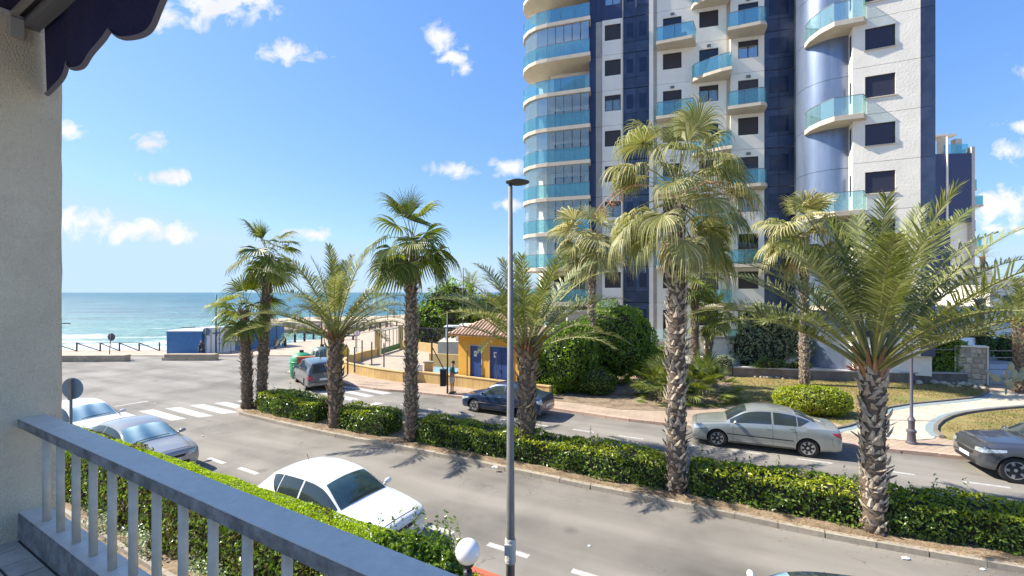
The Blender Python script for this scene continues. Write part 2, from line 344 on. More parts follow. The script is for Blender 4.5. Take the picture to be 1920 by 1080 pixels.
# asphalt: tyre-darkened lanes, oil spots, hairline cracks and repairs
def finish_asphalt():
    m = X['asphalt']; t = m.node_tree; p = next(n for n in t.nodes if n.type == 'BSDF_PRINCIPLED'); src = p.inputs['Base Color'].links[0].from_socket
    g = N(t, 'ShaderNodeNewGeometry'); mp = N(t, 'ShaderNodeMapping', {0: g.outputs['Position'], 'Rotation': (0, 0, R(27))})
    st = N(t, 'ShaderNodeMapping', {0: mp.outputs[0], 'Scale': (.06, .55, 1)})
    n1 = N(t, 'ShaderNodeTexNoise', {'Vector': st.outputs[0], 'Scale': 1.6, 'Detail': 5, 'Roughness': .55}); m1 = N(t, 'ShaderNodeMapRange', {0: n1.outputs[0], 1: .35, 2: .65, 3: .80, 4: 1.14})
    n2 = N(t, 'ShaderNodeTexNoise', {'Vector': g.outputs['Position'], 'Scale': 1.1, 'Detail': 7, 'Roughness': .7}); m2 = N(t, 'ShaderNodeMapRange', {0: n2.outputs[0], 1: .60, 2: .72, 3: 1.0, 4: .80})
    vd = N(t, 'ShaderNodeTexNoise', {'Vector': g.outputs['Position'], 'Scale': 1.5, 'Detail': 4}); vm = N(t, 'ShaderNodeVectorMath', {0: vd.outputs['Color'], 1: (1.6, 1.6, 1.6)}, operation='MULTIPLY'); va = N(t, 'ShaderNodeVectorMath', {0: g.outputs['Position'], 1: vm.outputs[0]}, operation='ADD')
    vo = N(t, 'ShaderNodeTexVoronoi', {'Vector': va.outputs[0], 'Scale': .22}, feature='DISTANCE_TO_EDGE'); m3 = N(t, 'ShaderNodeMapRange', {0: vo.outputs['Distance'], 1: .0, 2: .006, 3: .62, 4: 1.0})
    n4 = N(t, 'ShaderNodeTexNoise', {'Vector': g.outputs['Position'], 'Scale': .5, 'Detail': 2}); m4 = N(t, 'ShaderNodeMapRange', {0: n4.outputs[0], 1: .5, 2: .6}); m3b = N(t, 'ShaderNodeMix', {0: m4.outputs[0], 2: 1.0, 3: m3.outputs[0]}, data_type='FLOAT')
    vs = N(t, 'ShaderNodeTexVoronoi', {'Vector': g.outputs['Position'], 'Scale': .55}); m5 = N(t, 'ShaderNodeMapRange', {0: vs.outputs['Distance'], 1: .04, 2: .13, 3: .72, 4: 1.0})
    a = N(t, 'ShaderNodeMath', {0: m1.outputs[0], 1: m2.outputs[0]}, operation='MULTIPLY'); b = N(t, 'ShaderNodeMath', {0: m3b.outputs[0], 1: m5.outputs[0]}, operation='MULTIPLY'); c = N(t, 'ShaderNodeMath', {0: a.outputs[0], 1: b.outputs[0]}, operation='MULTIPLY')
    h = N(t, 'ShaderNodeHueSaturation', {'Value': c.outputs[0], 'Color': src}); t.links.new(h.outputs[0], p.inputs['Base Color'])
finish_asphalt()
# paving with its own joints in relief (stones of a few pixels)
def brickmat(name, c1, c2, mo, sx, sy, rot=0, rough=.85, msize=.012):
    m, t, p, o = newmat(name)
    g = N(t, 'ShaderNodeNewGeometry'); mp = N(t, 'ShaderNodeMapping', {0: g.outputs['Position'], 'Rotation': (0, 0, rot)})
    b = N(t, 'ShaderNodeTexBrick', {0: mp.outputs[0], 'Color1': c4(c1), 'Color2': c4(c2), 'Mortar': c4(mo), 'Scale': 1, 'Mortar Size': msize, 'Brick Width': sx, 'Row Height': sy, 'Bias': .1})
    nz = N(t, 'ShaderNodeTexNoise', {'Vector': mp.outputs[0], 'Scale': 1.2, 'Detail': 5}); mr = N(t, 'ShaderNodeMapRange', {0: nz.outputs[0], 1: .3, 2: .7, 3: .82, 4: 1.12})
    h = N(t, 'ShaderNodeHueSaturation', {'Value': mr.outputs[0], 'Color': b.outputs[0]}); t.links.new(h.outputs[0], p.inputs['Base Color'])
    p.inputs['Roughness'].default_value = rough
    bu = N(t, 'ShaderNodeBump', {'Height': b.outputs['Fac'], 'Strength': -.5, 'Distance': .01}); t.links.new(bu.outputs[0], p.inputs['Normal'])
    return m
X['pave'] = brickmat('sidewalk_pavers', (.43, .33, .24), (.38, .285, .2), (.28, .21, .15), .4, .2, R(-27))
X['path'] = brickmat('cream_pavers', (.58, .52, .40), (.52, .46, .35), (.34, .29, .2), .30, .20, R(15))
X['prom'] = brickmat('promenade_slabs', (.47, .37, .27), (.43, .335, .24), (.34, .265, .19), 1.0, .5, R(20))
X['ochreb'] = brickmat('ochre_block', (.60, .41, .165), (.54, .36, .14), (.46, .31, .13), .4, .2)
# ---------------------------------------------------------------- foliage tools
def leafcloud(c, nrm, size, aspect=.45, jit=.8, droop=0.0, name='foliage', mat=None, parent=None):
    """one bent leaf (two faces) per centre point; c, nrm world"""
    n = len(c); c = np.asarray(c, float); nrm = np.asarray(nrm, float)
    nn = nrm + rng.normal(0, jit, (n, 3)); nn /= np.linalg.norm(nn, axis=1)[:, None] + 1e-9
    a = rng.normal(0, 1, (n, 3)); a[:, 2] += droop; a -= (a * nn).sum(1)[:, None] * nn; a /= np.linalg.norm(a, axis=1)[:, None] + 1e-9
    b = np.cross(nn, a); s = size * rng.uniform(.5, 1.5, n)[:, None]
    base = c - a * s * .5; tip = c + a * s * .5 - nn * s * .12; l = c + b * s * aspect * .5 + nn * s * .1; r = c - b * s * aspect * .5 + nn * s * .1
    v = np.stack([base, r, tip, l], 1).reshape(-1, 3); i = np.arange(n)[:, None] * 4
    f = np.concatenate([i + np.array([[0, 1, 2]]), i + np.array([[0, 2, 3]])], 1).reshape(-1, 3)
    me = np_mesh(name, v, f, mat); o = link(name, me, parent, True) if parent else link(name, me)
    return o
def nz3(p, s, seed=0): return mn.noise(Vector((p[0] * s + seed, p[1] * s, p[2] * s)))
# ================================================================ SETTING
COAST = [(-400, 43), (-41, 43.5), (-30, 43.8), (-26, 45.2), (-24.3, 48), (-22.6, 53), (-21.2, 60), (-20.9, 68), (-18, 76), (-22, 84), (-33, 88), (-46, 90), (-52, 95), (-46, 103), (-20, 112), (30, 122), (400, 150), (400, -40), (-400, -40)]
MB().prism(COAST, -2.9, -.06).build('ground', X['sand'])['kind'] = 'structure'
o = MB().prism([(-400, 43.3), (-30, 43.6), (-24, 50), (-22, 62), (-21.5, 74), (-24, 86), (-26, 60), (-36, 53.5), (-60, 52.5), (-120, 52), (-400, 52)], -3, -2.3).build('beach', X['sand']); o['kind'] = 'structure'
# sea: open water that darkens by itself, breakers near the shore as geometry and foam
m, t, p, o_ = newmat('sea_water')
g = N(t, 'ShaderNodeNewGeometry'); sx = N(t, 'ShaderNodeSeparateXYZ', {0: g.outputs['Position']})
mp = N(t, 'ShaderNodeMapping', {0: g.outputs['Position'], 'Scale': (.25, 1, 1)})
n1 = N(t, 'ShaderNodeTexNoise', {'Vector': mp.outputs[0], 'Scale': .09, 'Detail': 5, 'Roughness': .6})
n2 = N(t, 'ShaderNodeTexNoise', {'Vector': mp.outputs[0], 'Scale': .9, 'Detail': 6, 'Roughness': .65})
r1 = N(t, 'ShaderNodeValToRGB', {0: n1.outputs[0]}); r1.color_ramp.elements[0].position = .40; r1.color_ramp.elements[1].position = .60
r1.color_ramp.elements[0].color = (.008, .06, .10, 1); r1.color_ramp.elements[1].color = (.05, .19, .21, 1)
near = N(t, 'ShaderNodeMapRange', {0: sx.outputs[1], 1: 66, 2: 190, 3: 1, 4: 0})
shal = N(t, 'ShaderNodeMix', data_type='RGBA'); t.links.new(near.outputs[0], shal.inputs[0]); t.links.new(r1.outputs[0], shal.inputs[6]); shal.inputs[7].default_value = (.10, .27, .25, 1)
fb = N(t, 'ShaderNodeMapRange', {0: sx.outputs[1], 1: 64, 2: 125, 3: .155, 4: -.15})
fn = N(t, 'ShaderNodeTexNoise', {'Vector': mp.outputs[0], 'Scale': .22, 'Detail': 8, 'Roughness': .7, 'Distortion': .6})
fa = N(t, 'ShaderNodeMath', {0: fn.outputs[0], 1: fb.outputs[0]}, operation='ADD')
fr = N(t, 'ShaderNodeMapRange', {0: fa.outputs[0], 1: .58, 2: .66})
wc = N(t, 'ShaderNodeMapRange', {0: n2.outputs[0], 1: .70, 2: .76, 3: 0, 4: .6})
fm = N(t, 'ShaderNodeMath', {0: fr.outputs[0], 1: wc.outputs[0]}, operation='MAXIMUM')
cm = N(t, 'ShaderNodeMix', data_type='RGBA'); t.links.new(fm.outputs[0], cm.inputs[0]); t.links.new(shal.outputs[2], cm.inputs[6]); cm.inputs[7].default_value = (.68, .70, .70, 1)
t.links.new(cm.outputs[2], p.inputs['Base Color'])
ro = N(t, 'ShaderNodeMapRange', {0: fm.outputs[0], 3: .28, 4: .9}); t.links.new(ro.outputs[0], p.inputs['Roughness'])
bs = N(t, 'ShaderNodeTexNoise', {'Vector': mp.outputs[0], 'Scale': .55, 'Detail': 7, 'Roughness': .62})
b1 = N(t, 'ShaderNodeBump', {'Height': bs.outputs[0], 'Strength': 1, 'Distance': 1.6}); t.links.new(b1.outputs[0], p.inputs['Normal'])
p.inputs['Specular IOR Level'].default_value = .35; X['sea'] = m
me = []
xs = [-9000, -3000, -1000, -400] + list(np.linspace(-200, 60, 131)) + [100, 200, 600, 2000, 9000]
ys = list(np.linspace(50, 200, 151)) + [230, 300, 450, 800, 1600, 4000, 14000]
V = []
for y in ys:
    for x in xs:
        z = -2.45
        if 50 < y < 230 and -200 <= x <= 60:
            ph = y * .62 + mn.noise(Vector((x * .02, y * .03, 0))) * 3.2
            a = max(0, min(1, (200 - y) / 120)); z += a * .8 * max(0, math.sin(ph)) ** 3 * (.5 + .8 * mn.noise(Vector((x * .05, y * .05, 7)))) + .1 * mn.noise(Vector((x * .2, y * .3, 3)))
        V.append((x, y, z))
nx = len(xs); F = np.array([(j * nx + i, j * nx + i + 1, (j + 1) * nx + i + 1, (j + 1) * nx + i) for j in range(len(ys) - 1) for i in range(nx - 1)])
link('sea', np_mesh('sea', np.array(V), F, X['sea'], True))['kind'] = 'structure'
# road sheet, then everything raised above it
ROAD = [(-60, 39.5), (-29.5, 39.5), (-20, 39.6), (-16.5, 38.8), (-13.4, 36), (-5, 34), (40, 18), (60, -30), (-60, -30)]
MB().sheet(ROAD, 0).build('road', X['asphalt'])['kind'] = 'structure'
PROM = [(-26, 45.2), (-24.3, 48), (-22.6, 53), (-21.2, 60), (-20.9, 68), (-18, 76), (-8, 80), (-9, 44), (-12, 38.5), (-13.9, 33.9), (-14.6, 31), (-15.5, 31.2), (-16.2, 35), (-17, 39.6), (-29.5, 39.6), (-29.5, 43.6)]
MB().prism([(-60, 39.6), (-27.7, 39.6), (-27.7, 43.7), (-60, 43.2)], -.05, .05).build('promenade', X['prom'])['kind'] = 'structure'
MB().prism(PROM, -.05, .055).build('promenade', X['prom'])['kind'] = 'structure'
FK = [G(*q) for q in [(620, 702), (633, 712), (647, 722), (711, 732), (767, 736), (836, 744), (875, 747), (950, 757), (1026, 767), (1100, 778), (1167, 788), (1240, 796), (1304, 803), (1440, 822), (1586, 838), (1672, 847), (1805, 860), (1920, 872)]]
FK[0] = Vector((-11.9, 30.2, 0)); e = (FK[-1] - FK[-2]).normalized(); FK.append(FK[-1] + e * 6)
BACK = [(34, 30), (34, 40), (4, 44), (-9.5, 44), (-12.6, 38), (-13.3, 34)]
MB().prism([(q.x, q.y) for q in FK] + BACK, -.05, .12).build('pavement', X['pave'])['kind'] = 'structure'
def kerb(name, pts, mat, wdt=.16, h=.13, L=.8, side=1):
    root = empty(name, (pts[0].x, pts[0].y, 0), kind='structure')
    proto = None; carry = 0
    # resample
    d = [0]
    for a, b in zip(pts, pts[1:]): d.append(d[-1] + (b - a).length)
    tot = d[-1]; n = int(tot / L)
    def at(s):
        for i in range(len(pts) - 1):
            if s <= d[i + 1] or i == len(pts) - 2:
                return pts[i].lerp(pts[i + 1], (s - d[i]) / (d[i + 1] - d[i]))
    bm = MB().box(0, 1, -wdt / 2, wdt / 2, -.03, h); bm_me = bm.mesh('kerb_stone', mat)
    for i in range(n):
        a = at(tot * i / n); b = at(tot * (i + 1) / n); v = b - a
        o = bpy.data.objects.new('kerb_stone', bm_me); COL.objects.link(o); o.parent = root
        o.location = (a.x - root.location.x + random.uniform(-.006, .006), a.y - root.location.y + random.uniform(-.006, .006), random.uniform(-.005, .004))
        o.rotation_euler = (0, 0, math.atan2(v.y, v.x) + random.uniform(-.006, .006)); o.scale = (v.length - .014, 1, 1)
    return root
kerb('pavement_kerb', FK, X['kerbred'], .22, .125, 1.0)
# planted median
MK = [G(*q) for q in [(446, 770), (452, 777), (470, 782), (540, 799), (646, 822), (760, 843), (850, 861), (970, 887), (1093, 913), (1240, 943), (1375, 970), (1522, 1002), (1720, 1038), (1920, 1073)]]
e = (MK[-1] - MK[-2]).normalized(); MK.append(MK[-1] + e * 4)
def offs(pts, d):
    out = []
    for i, q in enumerate(pts):
        tn = (pts[min(i + 1, len(pts) - 1)] - pts[max(i - 1, 0)]); tn.z = 0; tn.normalize(); out.append(q + Vector((-tn.y, tn.x, 0)) * d)
    return out
MW = 2.15
MFAR = offs(MK[2:], MW)
loop = MK + MFAR[::-1]
MB().prism([(q.x, q.y) for q in loop], -.05, .10).build('median_soil', X['soil'])['kind'] = 'structure'
kerb('median_kerb', MK, X['kerb'], .17, .13, .9)
kerb('median_kerb', [MK[0], MK[0] + Vector((.5, .7, 0))] + MFAR, X['kerb'], .17, .13, .9)
# painted markings: one joined sheet of paint
pm = MB()
def quadpx(*q): pm.sheet([tuple(G(u, v)[:2]) for u, v in q], .004)
for q in [((259, 771), (287, 767.5), (350, 785), (322, 789)), ((309, 766), (337, 763), (401, 780), (372, 783)), ((355, 760.5), (381, 757.5), (447, 773), (416, 776.5)),
          ((400, 756), (425, 753.5), (478, 766), (452, 769)), ((442, 752), (464, 750), (512, 761), (488, 764)), ((200, 776), (232, 772), (290, 790), (258, 794)),
          ((562, 740), (578, 738.5), (640, 755), (620, 757)), ((590, 734.5), (606, 733), (676, 749), (656, 751.5)), ((618, 729.5), (634, 728), (704, 742.5), (686, 745)), ((644, 725.5), (660, 724), (736, 737), (718, 740)),
          ((540, 746), (556, 744), (600, 757), (580, 759)), ((655, 768), (664, 771), (716, 757), (703, 755)), ((700, 754.5), (706, 753.8), (721, 756.3), (716, 757.2))]: quadpx(*q)
def stripe(a, b, wd=.13):
    a = G(*a); b = G(*b); d = (b - a).normalized() * 1; nrm = Vector((-d.y, d.x, 0)) * wd / 2
    pm.sheet([tuple((a - nrm)[:2]), tuple((b - nrm)[:2]), tuple((b + nrm)[:2]), tuple((a + nrm)[:2])], .004)
for a, b in [((800, 767), (828, 771)), ((860, 775), (889, 779)), ((923, 784), (950, 787.5)), ((1005, 796), (1030, 799.5)), ((1074, 805), (1114, 811)), ((1160, 817), (1206, 823.5)), ((1296, 835), (1312, 837.5)),
             ((1371, 843.5), (1427, 851.5)), ((1494, 860), (1561, 869)), ((1668, 884), (1715, 890.5)), ((1804, 903), (1895, 915)), ((751, 758.5), (768, 761))]: stripe(a, b)
for a, b in [((391, 859), (421, 869)), ((448, 877), (483, 889)), ((796, 985), (850, 1000)), ((915, 1020), (991, 1044)), ((1072, 1070), (1170, 1099)), ((216, 762), (278, 752))]: stripe(a, b, .16)
pm.build('road_markings', X['paint'])['kind'] = 'structure'
# near kerb of our own side (red)
nk = [Vector((-3.0, 9.0, 0)) + Vector((.879, -.477, 0)) * s for s in (-16, 0, 14)]
nk = [q + Vector((-.476, -.879, 0)) * .15 for q in nk]
MB().prism([tuple(nk[0][:2]), tuple(nk[2][:2]), (8, -8), (-30, -8), (-30, 10)], -.05, .11).build('pavement', X['pave'])['kind'] = 'structure'
kr = [Vector((-1.0, 8.95, 0)) + Vector((.879, -.477, 0)) * s for s in (0, 12)]
kerb('near_kerb', kr, M('red_kerb_paint', (.50, .10, .05), .7, col2=(.42, .12, .07), scale=8), .34, .13, 1.0)
ed = [G(20, 905), G(123, 972), G(290, 1080), G(290, 1080) + Vector((.879, -.477, 0)) * 6]
kerb('garden_edging', ed, X['kerb'], .09, .2, .5)
MB().prism([tuple(nk[0][:2]), tuple((nk[0] + Vector((.879, -.477, 0)) * 26)[:2]), (4, 0), (-6, 2.5), (-24, 13)], .1, .114).build('garden_soil', X['soil'])['kind'] = 'structure'
# lawns, soil bed, cream path, court
def sheetpx(name, q, z, mat, extra=()):
    o = MB().prism([tuple(G(u, v, z)[:2]) for u, v in q] + list(extra), -.04, z).build(name, mat); o['kind'] = 'structure'; return o
sheetpx('garden_soil', [(1020, 748), (1100, 758), (1160, 767), (1255, 770), (1344, 766), (1372, 745), (1372, 690), (1200, 680), (1010, 690)], .135, X['soil'])
sheetpx('lawn', [(1344, 764), (1430, 753), (1580, 797), (1613, 792), (1666, 766), (1707, 758), (1790, 750), (1835, 745), (1853, 734), (1853, 716), (1640, 706), (1400, 697), (1372, 690), (1372, 745)], .15, X['lawn'])
sheetpx('lawn', [(1755, 801), (1784, 783), (1835, 773), (1990, 758), (2150, 850), (2050, 868), (1840, 834), (1764, 820)], .15, X['lawn'])
PATH = [(1560, 806), (1590, 800), (1613, 792.5), (1666, 767), (1707, 759), (1790, 751), (1835, 746), (1855, 735), (1990, 733), (1990, 757), (1835, 772), (1784, 782), (1755, 800), (1752, 822), (1700, 826), (1620, 818)]
sheetpx('garden_path', PATH, .142, X['path'])
def ribbon(name, q, z, h, wd, mat):
    pts = [G(u, v, z) for u, v in q]; a = offs(pts, wd / 2); b = offs(pts, -wd / 2)
    mb = MB()
    for i in range(len(pts) - 1): mb.prism([tuple(a[i][:2]), tuple(a[i + 1][:2]), tuple(b[i + 1][:2]), tuple(b[i][:2])], -.03, z + h)
    o = mb.build(name, mat); o['kind'] = 'structure'; return o
UP = [(1560, 806), (1590, 800), (1613, 792), (1640, 777), (1666, 765), (1707, 758), (1750, 754), (1790, 750), (1820, 747), (1840, 743), (1853, 734)]
LO = [(1990, 757), (1920, 764), (1870, 768), (1835, 772), (1808, 776), (1784, 782), (1765, 791), (1755, 801), (1754, 810), (1766, 821)]
ribbon('path_kerb', UP, .142, .07, .10, X['retain']); ribbon('path_kerb', LO, .142, .10, .13, X['retain'])
ribbon('path_border', [(u + 4, v + 3.2) for u, v in UP], .142, .006, .26, X['bluestrip']); ribbon('path_border', [(u - 9, v - 2.5) for u, v in LO], .142, .006, .34, X['bluestrip'])
ribbon('path_border', [(1655, 787), (1700, 788), (1762, 790)], .142, .007, .1, X['retain'])
MB().prism([(-11.9, 31.2), (-11.5, 38.2), (-10.6, 43), (-6, 44), (-2, 36), (2, 30), (1.5, 24), (-3, 26.6), (-6.5, 29)], -.04, .15).build('sports_court', X['court'])['kind'] = 'structure'
MB().prism([tuple(G(u, v, .16)[:2]) for u, v in [(797, 679), (830, 676), (866, 688), (862, 700), (797, 700)]], .1, .16).build('court_paint', X['courtb'])['kind'] = 'structure'
# raised garden terrace in front of the tower, retaining wall
TW = [(8.0, 34), (12, 31), (14.2, 29.3), (18, 28.4), (21.2, 27.6), (23.5, 27.3), (27, 27.1)]
MB().prism(TW + [(60, 26), (60, 80), (0, 80), (2, 42)], -.04, .62).build('garden_terrace', X['cap'])['kind'] = 'structure'
rw = empty('retaining_wall', (14, 29.4, 0), label='low dark stone retaining wall with pale cap behind the dry lawn', cat='wall')
mb = MB(); mc = MB()
for a, b in zip(TW, TW[1:]):
    mb.bar((a[0], a[1], .36), (b[0], b[1], .36), .3, .72); mc.bar((a[0], a[1], .75), (b[0], b[1], .75), .4, .07)
mb.build('wall', X['retain'], rw); mc.build('coping', X['cap'], rw)
# ================================================================ APARTMENT TOWER
FL = lambda k: 1.8 + 2.915 * k
tower = empty('apartment_tower', (8.35, 37.5, .6), label='tall white and navy apartment tower with teal glass balconies', cat='apartment tower')
class Fac:
    def __init__(s, x, y, dx, dy):
        s.o = Vector((x, y, 0)); l = math.hypot(dx, dy); s.d = Vector((dx / l, dy / l, 0)); s.n = Vector((s.d.y, -s.d.x, 0))  # n points to the viewer
        s.T = Matrix(((s.d.x, s.n.x, 0, x), (s.d.y, s.n.y, 0, y), (0, 0, 1, 0), (0, 0, 0, 1)))
    def s(s_, u, off=0):
        k = (u - U0) / FPX; ox = s_.o.x + s_.n.x * off; oy = s_.o.y + s_.n.y * off
        return (oy * k - ox) / (s_.d.x - s_.d.y * k)
    def mb(s): m = MB(); m.T = s.T; return m
FF = Fac(8.35, 37.5, .9626, -.2709)
def panel(fac, parent, s0, s1, z0, z1, holes, mat, off=0, th=.2, gap=.012):
    """one storey panel with real openings and reveals"""
    z0 += gap; z1 -= gap; xs = sorted({s0, s1} | {h[0] for h in holes} | {h[1] for h in holes}); zs = sorted({z0, z1} | {h[2] for h in holes} | {h[3] for h in holes})
    m = fac.mb()
    for a, b in zip(xs, xs[1:]):
        for c, d in zip(zs, zs[1:]):
            cx, cz = (a + b) / 2, (c + d) / 2
            if any(h[0] < cx < h[1] and h[2] < cz < h[3] for h in holes): continue
            m.add([(a, off, c), (b, off, c), (b, off, d), (a, off, d)], [(0, 1, 2, 3)])
    for a, b, c, d in [h[:4] for h in holes]:
        i = off - th
        m.add([(a, off, c), (b, off, c), (b, off, d), (a, off, d), (a, i, c), (b, i, c), (b, i, d), (a, i, d)], [(0, 4, 5, 1), (1, 5, 6, 2), (2, 6, 7, 3), (3, 7, 4, 0)])
    m.add([(s0, off, z0), (s1, off, z0), (s1, off, z1), (s0, off, z1), (s0, off - th, z0), (s1, off - th, z0), (s1, off - th, z1), (s0, off - th, z1)], [(0, 4, 5, 1), (1, 5, 6, 2), (2, 6, 7, 3), (3, 7, 4, 0)])
    return m.build('wall_panel', mat, parent)
def window(fac, parent, a, b, c, d, off, kind):
    i = off - .13; f = fac.mb(); t = .05
    for q in ((a, b, c, c + t), (a, b, d - t, d), (a, a + t, c + t, d - t), (b - t, b, c + t, d - t)): f.box(q[0], q[1], i, i + .06, q[2], q[3])
    mid = (a + b) / 2
    nm = 'door' if kind.startswith('d') else 'window'
    if kind in ('o', 'do', 'd', 'h'): f.box(mid - .03, mid + .03, i, i + .055, c + t, d - t)
    w_ = f.build(nm, X['frame'], parent)
    if kind in ('s', 'ds'):
        fac.mb().box(a + t, b - t, i + .005, i + .035, c + t, d - t).build('shutter', X['shutter'], w_)
    elif kind == 'v': fac.mb().box(a + t, b - t, i + .005, i + .035, c + t, d - t).build('shutter', X['shutterb'], w_)
    else:
        zt = d - t
        if kind in ('o', 'do', 'h'):
            zt = d - (d - c) * (.28 if kind != 'h' else .5); fac.mb().box(a + t, b - t, i + .01, i + .05, zt, d - t).build('shutter', X['shutter'], w_)
            if kind != 'do':
                fac.mb().box(a + t, mid - .04, i - .12, i - .10, c + t, zt).build('curtain', X['curtain'], w_); fac.mb().box(mid + .04, b - t - .1, i - .12, i - .10, c + t, zt).build('curtain', X['curtain'], w_)
        fac.mb().box(a + t, b - t, i + .012, i + .022, c + t, zt).build('pane', X['dark'] if kind in ('d', 'do') else X['clear'], w_)
    return w_
S = FF.s
# body behind the facade so nothing is hollow
core = MB()
pA = FF.o + FF.d * -1.96; 
def fp(s, off=0): return tuple((FF.o + FF.d * s + FF.n * off)[:2])
core.prism([fp(-1.9, -1.6), fp(S(1300), -.45), fp(S(1486), -.45), fp(S(1520), -.45), (23.4, 33.5), (32, 38), (28, 52), (8, 54), (2.6, 44), (3.5, 41.2), (6.5, 39.9)], .6, FL(10.6))
core.build('core', X['white'], tower)
s_bl0, s_bl1, s_gr1, s_w1, s_sc1, s_pl1, s_rc1, s_c1, s_st, s_c2, s_sc2 = -1.96, S(1117), S(1129), S(1168), S(1217), S(1225), S(1232), S(1362), S(1370, .35), S(1433, .35), S(1488)
win = {6: 'o', 2: 's'}
for k in range(0, 11):
    z0, z1 = FL(k), FL(k + 1)
    hi = k >= 9
    panel(FF, tower, s_bl0, s_bl1, z0, z1, [], X['navy'])
    panel(FF, tower, s_bl1 + .004, s_gr1, z0, z1, [], X['navy'] if hi else X['beige'], -.04)
    h = (S(1134), S(1164), z0 + 1.2, z0 + 2.5)
    panel(FF, tower, s_gr1 + .01, s_w1, z0, z1, [h], X['navy'] if hi else X['white'], .05)
    window(FF, tower, *h, .05, 'o' if k in (6, 9, 3) else 's')
    # navy perforated screen, two bays
    for a, b in ((s_w1 + .03, (s_w1 + s_sc1) / 2 - .01), ((s_w1 + s_sc1) / 2 + .01, s_sc1)):
        sp_ = FF.mb().box(a, b, -.12, -.03, z0 + .9, z1 - .03).build('screen_panel', X['screen'], tower)
        FF.mb().box(a, b, -.12, -.04, z0 + .03, z0 + .88).build('screen_panel', X['screen'], tower)
        FF.mb().box(a + .25, b - .2, -.035, -.022, z0 + 1.25, z0 + 2.4).build('opening', X['screen2'], sp_)
    FF.mb().box(s_w1 - .04, s_w1 + .02, -.1, .09, z0 + .01, z1 - .01).build('corner_trim', X['slab'], tower)
    FF.mb().box(s_sc1 + .004, s_pl1, -.3, .10, z0 + .005, z1 - .005).build('pilaster', X['white'], tower)
    FF.mb().box(s_pl1 + .002, s_rc1, -.3, -.06, z0 + .01, z1 - .01).build('recess_panel', X['beige'], tower)
    ha = (S(1243), S(1278), z0 + (.06 if k % 2 == 0 else 1.15), z0 + (2.35 if k % 2 == 0 else 2.42))
    hb = (S(1311), S(1347), z0 + (.06 if k % 2 == 1 else 1.15), z0 + (2.35 if k % 2 == 1 else 2.42))
    panel(FF, tower, s_rc1, s_c1, z0, z1, [ha, hb], X['white'], 0)
    window(FF, tower, *ha, 0, ('do' if k == 6 else 'd') if k % 2 == 0 else 's')
    window(FF, tower, *hb, 0, ('d' if k % 2 == 1 else ('o' if k in (6, 10) else 's')))
    FF.mb().box(s_c1, s_st, -.3, .0, z0 + .01, z1 - .01).build('wall_panel', X['beige'], tower)
    hc = (S(1384, .35), S(1422, .35), z0 + (.06 if k % 2 == 0 else 1.1), z0 + (2.35 if k % 2 == 0 else 2.42))
    panel(FF, tower, s_st, s_c2, z0, z1, [hc], X['white'], .35, .5)
    window(FF, tower, *hc, .35, ('do' if k in (6, 4) else 'd') if k % 2 == 0 else ('o' if k in (7, 3) else 's'))
    if k % 2 == 0:
        for hh, of in ((ha, 0), (hc, .35)): FF.mb().box((hh[0] + hh[1]) / 2 - .14, (hh[0] + hh[1]) / 2 + .14, of + .002, of + .12, z0 + 2.5, z0 + 2.66).build('wall_lamp', X['steel'], tower)
    else: FF.mb().box((hb[0] + hb[1]) / 2 - .14, (hb[0] + hb[1]) / 2 + .14, .002, .12, z0 + 2.5, z0 + 2.66).build('wall_lamp', X['steel'], tower)
    for a, b in ((s_c2 + .03, (s_c2 + s_sc2) / 2 - .01), ((s_c2 + s_sc2) / 2 + .01, s_sc2)):
        sp_ = FF.mb().box(a, b, .12, .2, z0 + .9, z1 - .03).build('screen_panel', X['screen'], tower)
        FF.mb().box(a, b, .12, .19, z0 + .03, z0 + .88).build('screen_panel', X['screen'], tower)
    FF.mb().box(s_c2 + .35, s_sc2 - .4, .205, .22, z0 + 1.2, z0 + 2.4).build('opening', X['screen2'], tower)
def balcony(parent, poly, run, z, th=.24, h=1.0, mat='teal', inset=.05, slabmat='slab'):
    """slab on floor level z with a glass railing along run"""
    sl_ = MB().prism(poly, z - th, z).build('balcony', X[slabmat], parent)
    c = Vector((sum(q[0] for q in poly) / len(poly), sum(q[1] for q in poly) / len(poly)))
    run = [Vector(q) for q in run]; run = [q + (c - q).normalized() * inset for q in run]
    hr = MB()
    for a, b in zip(run, run[1:]):
        n = max(1, round((b - a).length / 1.1))
        for i in range(n):
            q0 = a.lerp(b, i / n + .012 / max(.3, (b - a).length)); q1 = a.lerp(b, (i + 1) / n - .012 / max(.3, (b - a).length))
            MB().bar((q0.x, q0.y, z + .03 + h / 2), (q1.x, q1.y, z + .03 + h / 2), .018, h).build('glass_panel', X[mat], sl_)
        hr.bar((a.x, a.y, z + h + .045), (b.x, b.y, z + h + .045), .04, .03)
    hr.build('handrail', X['steel'], sl_)
    return sl_
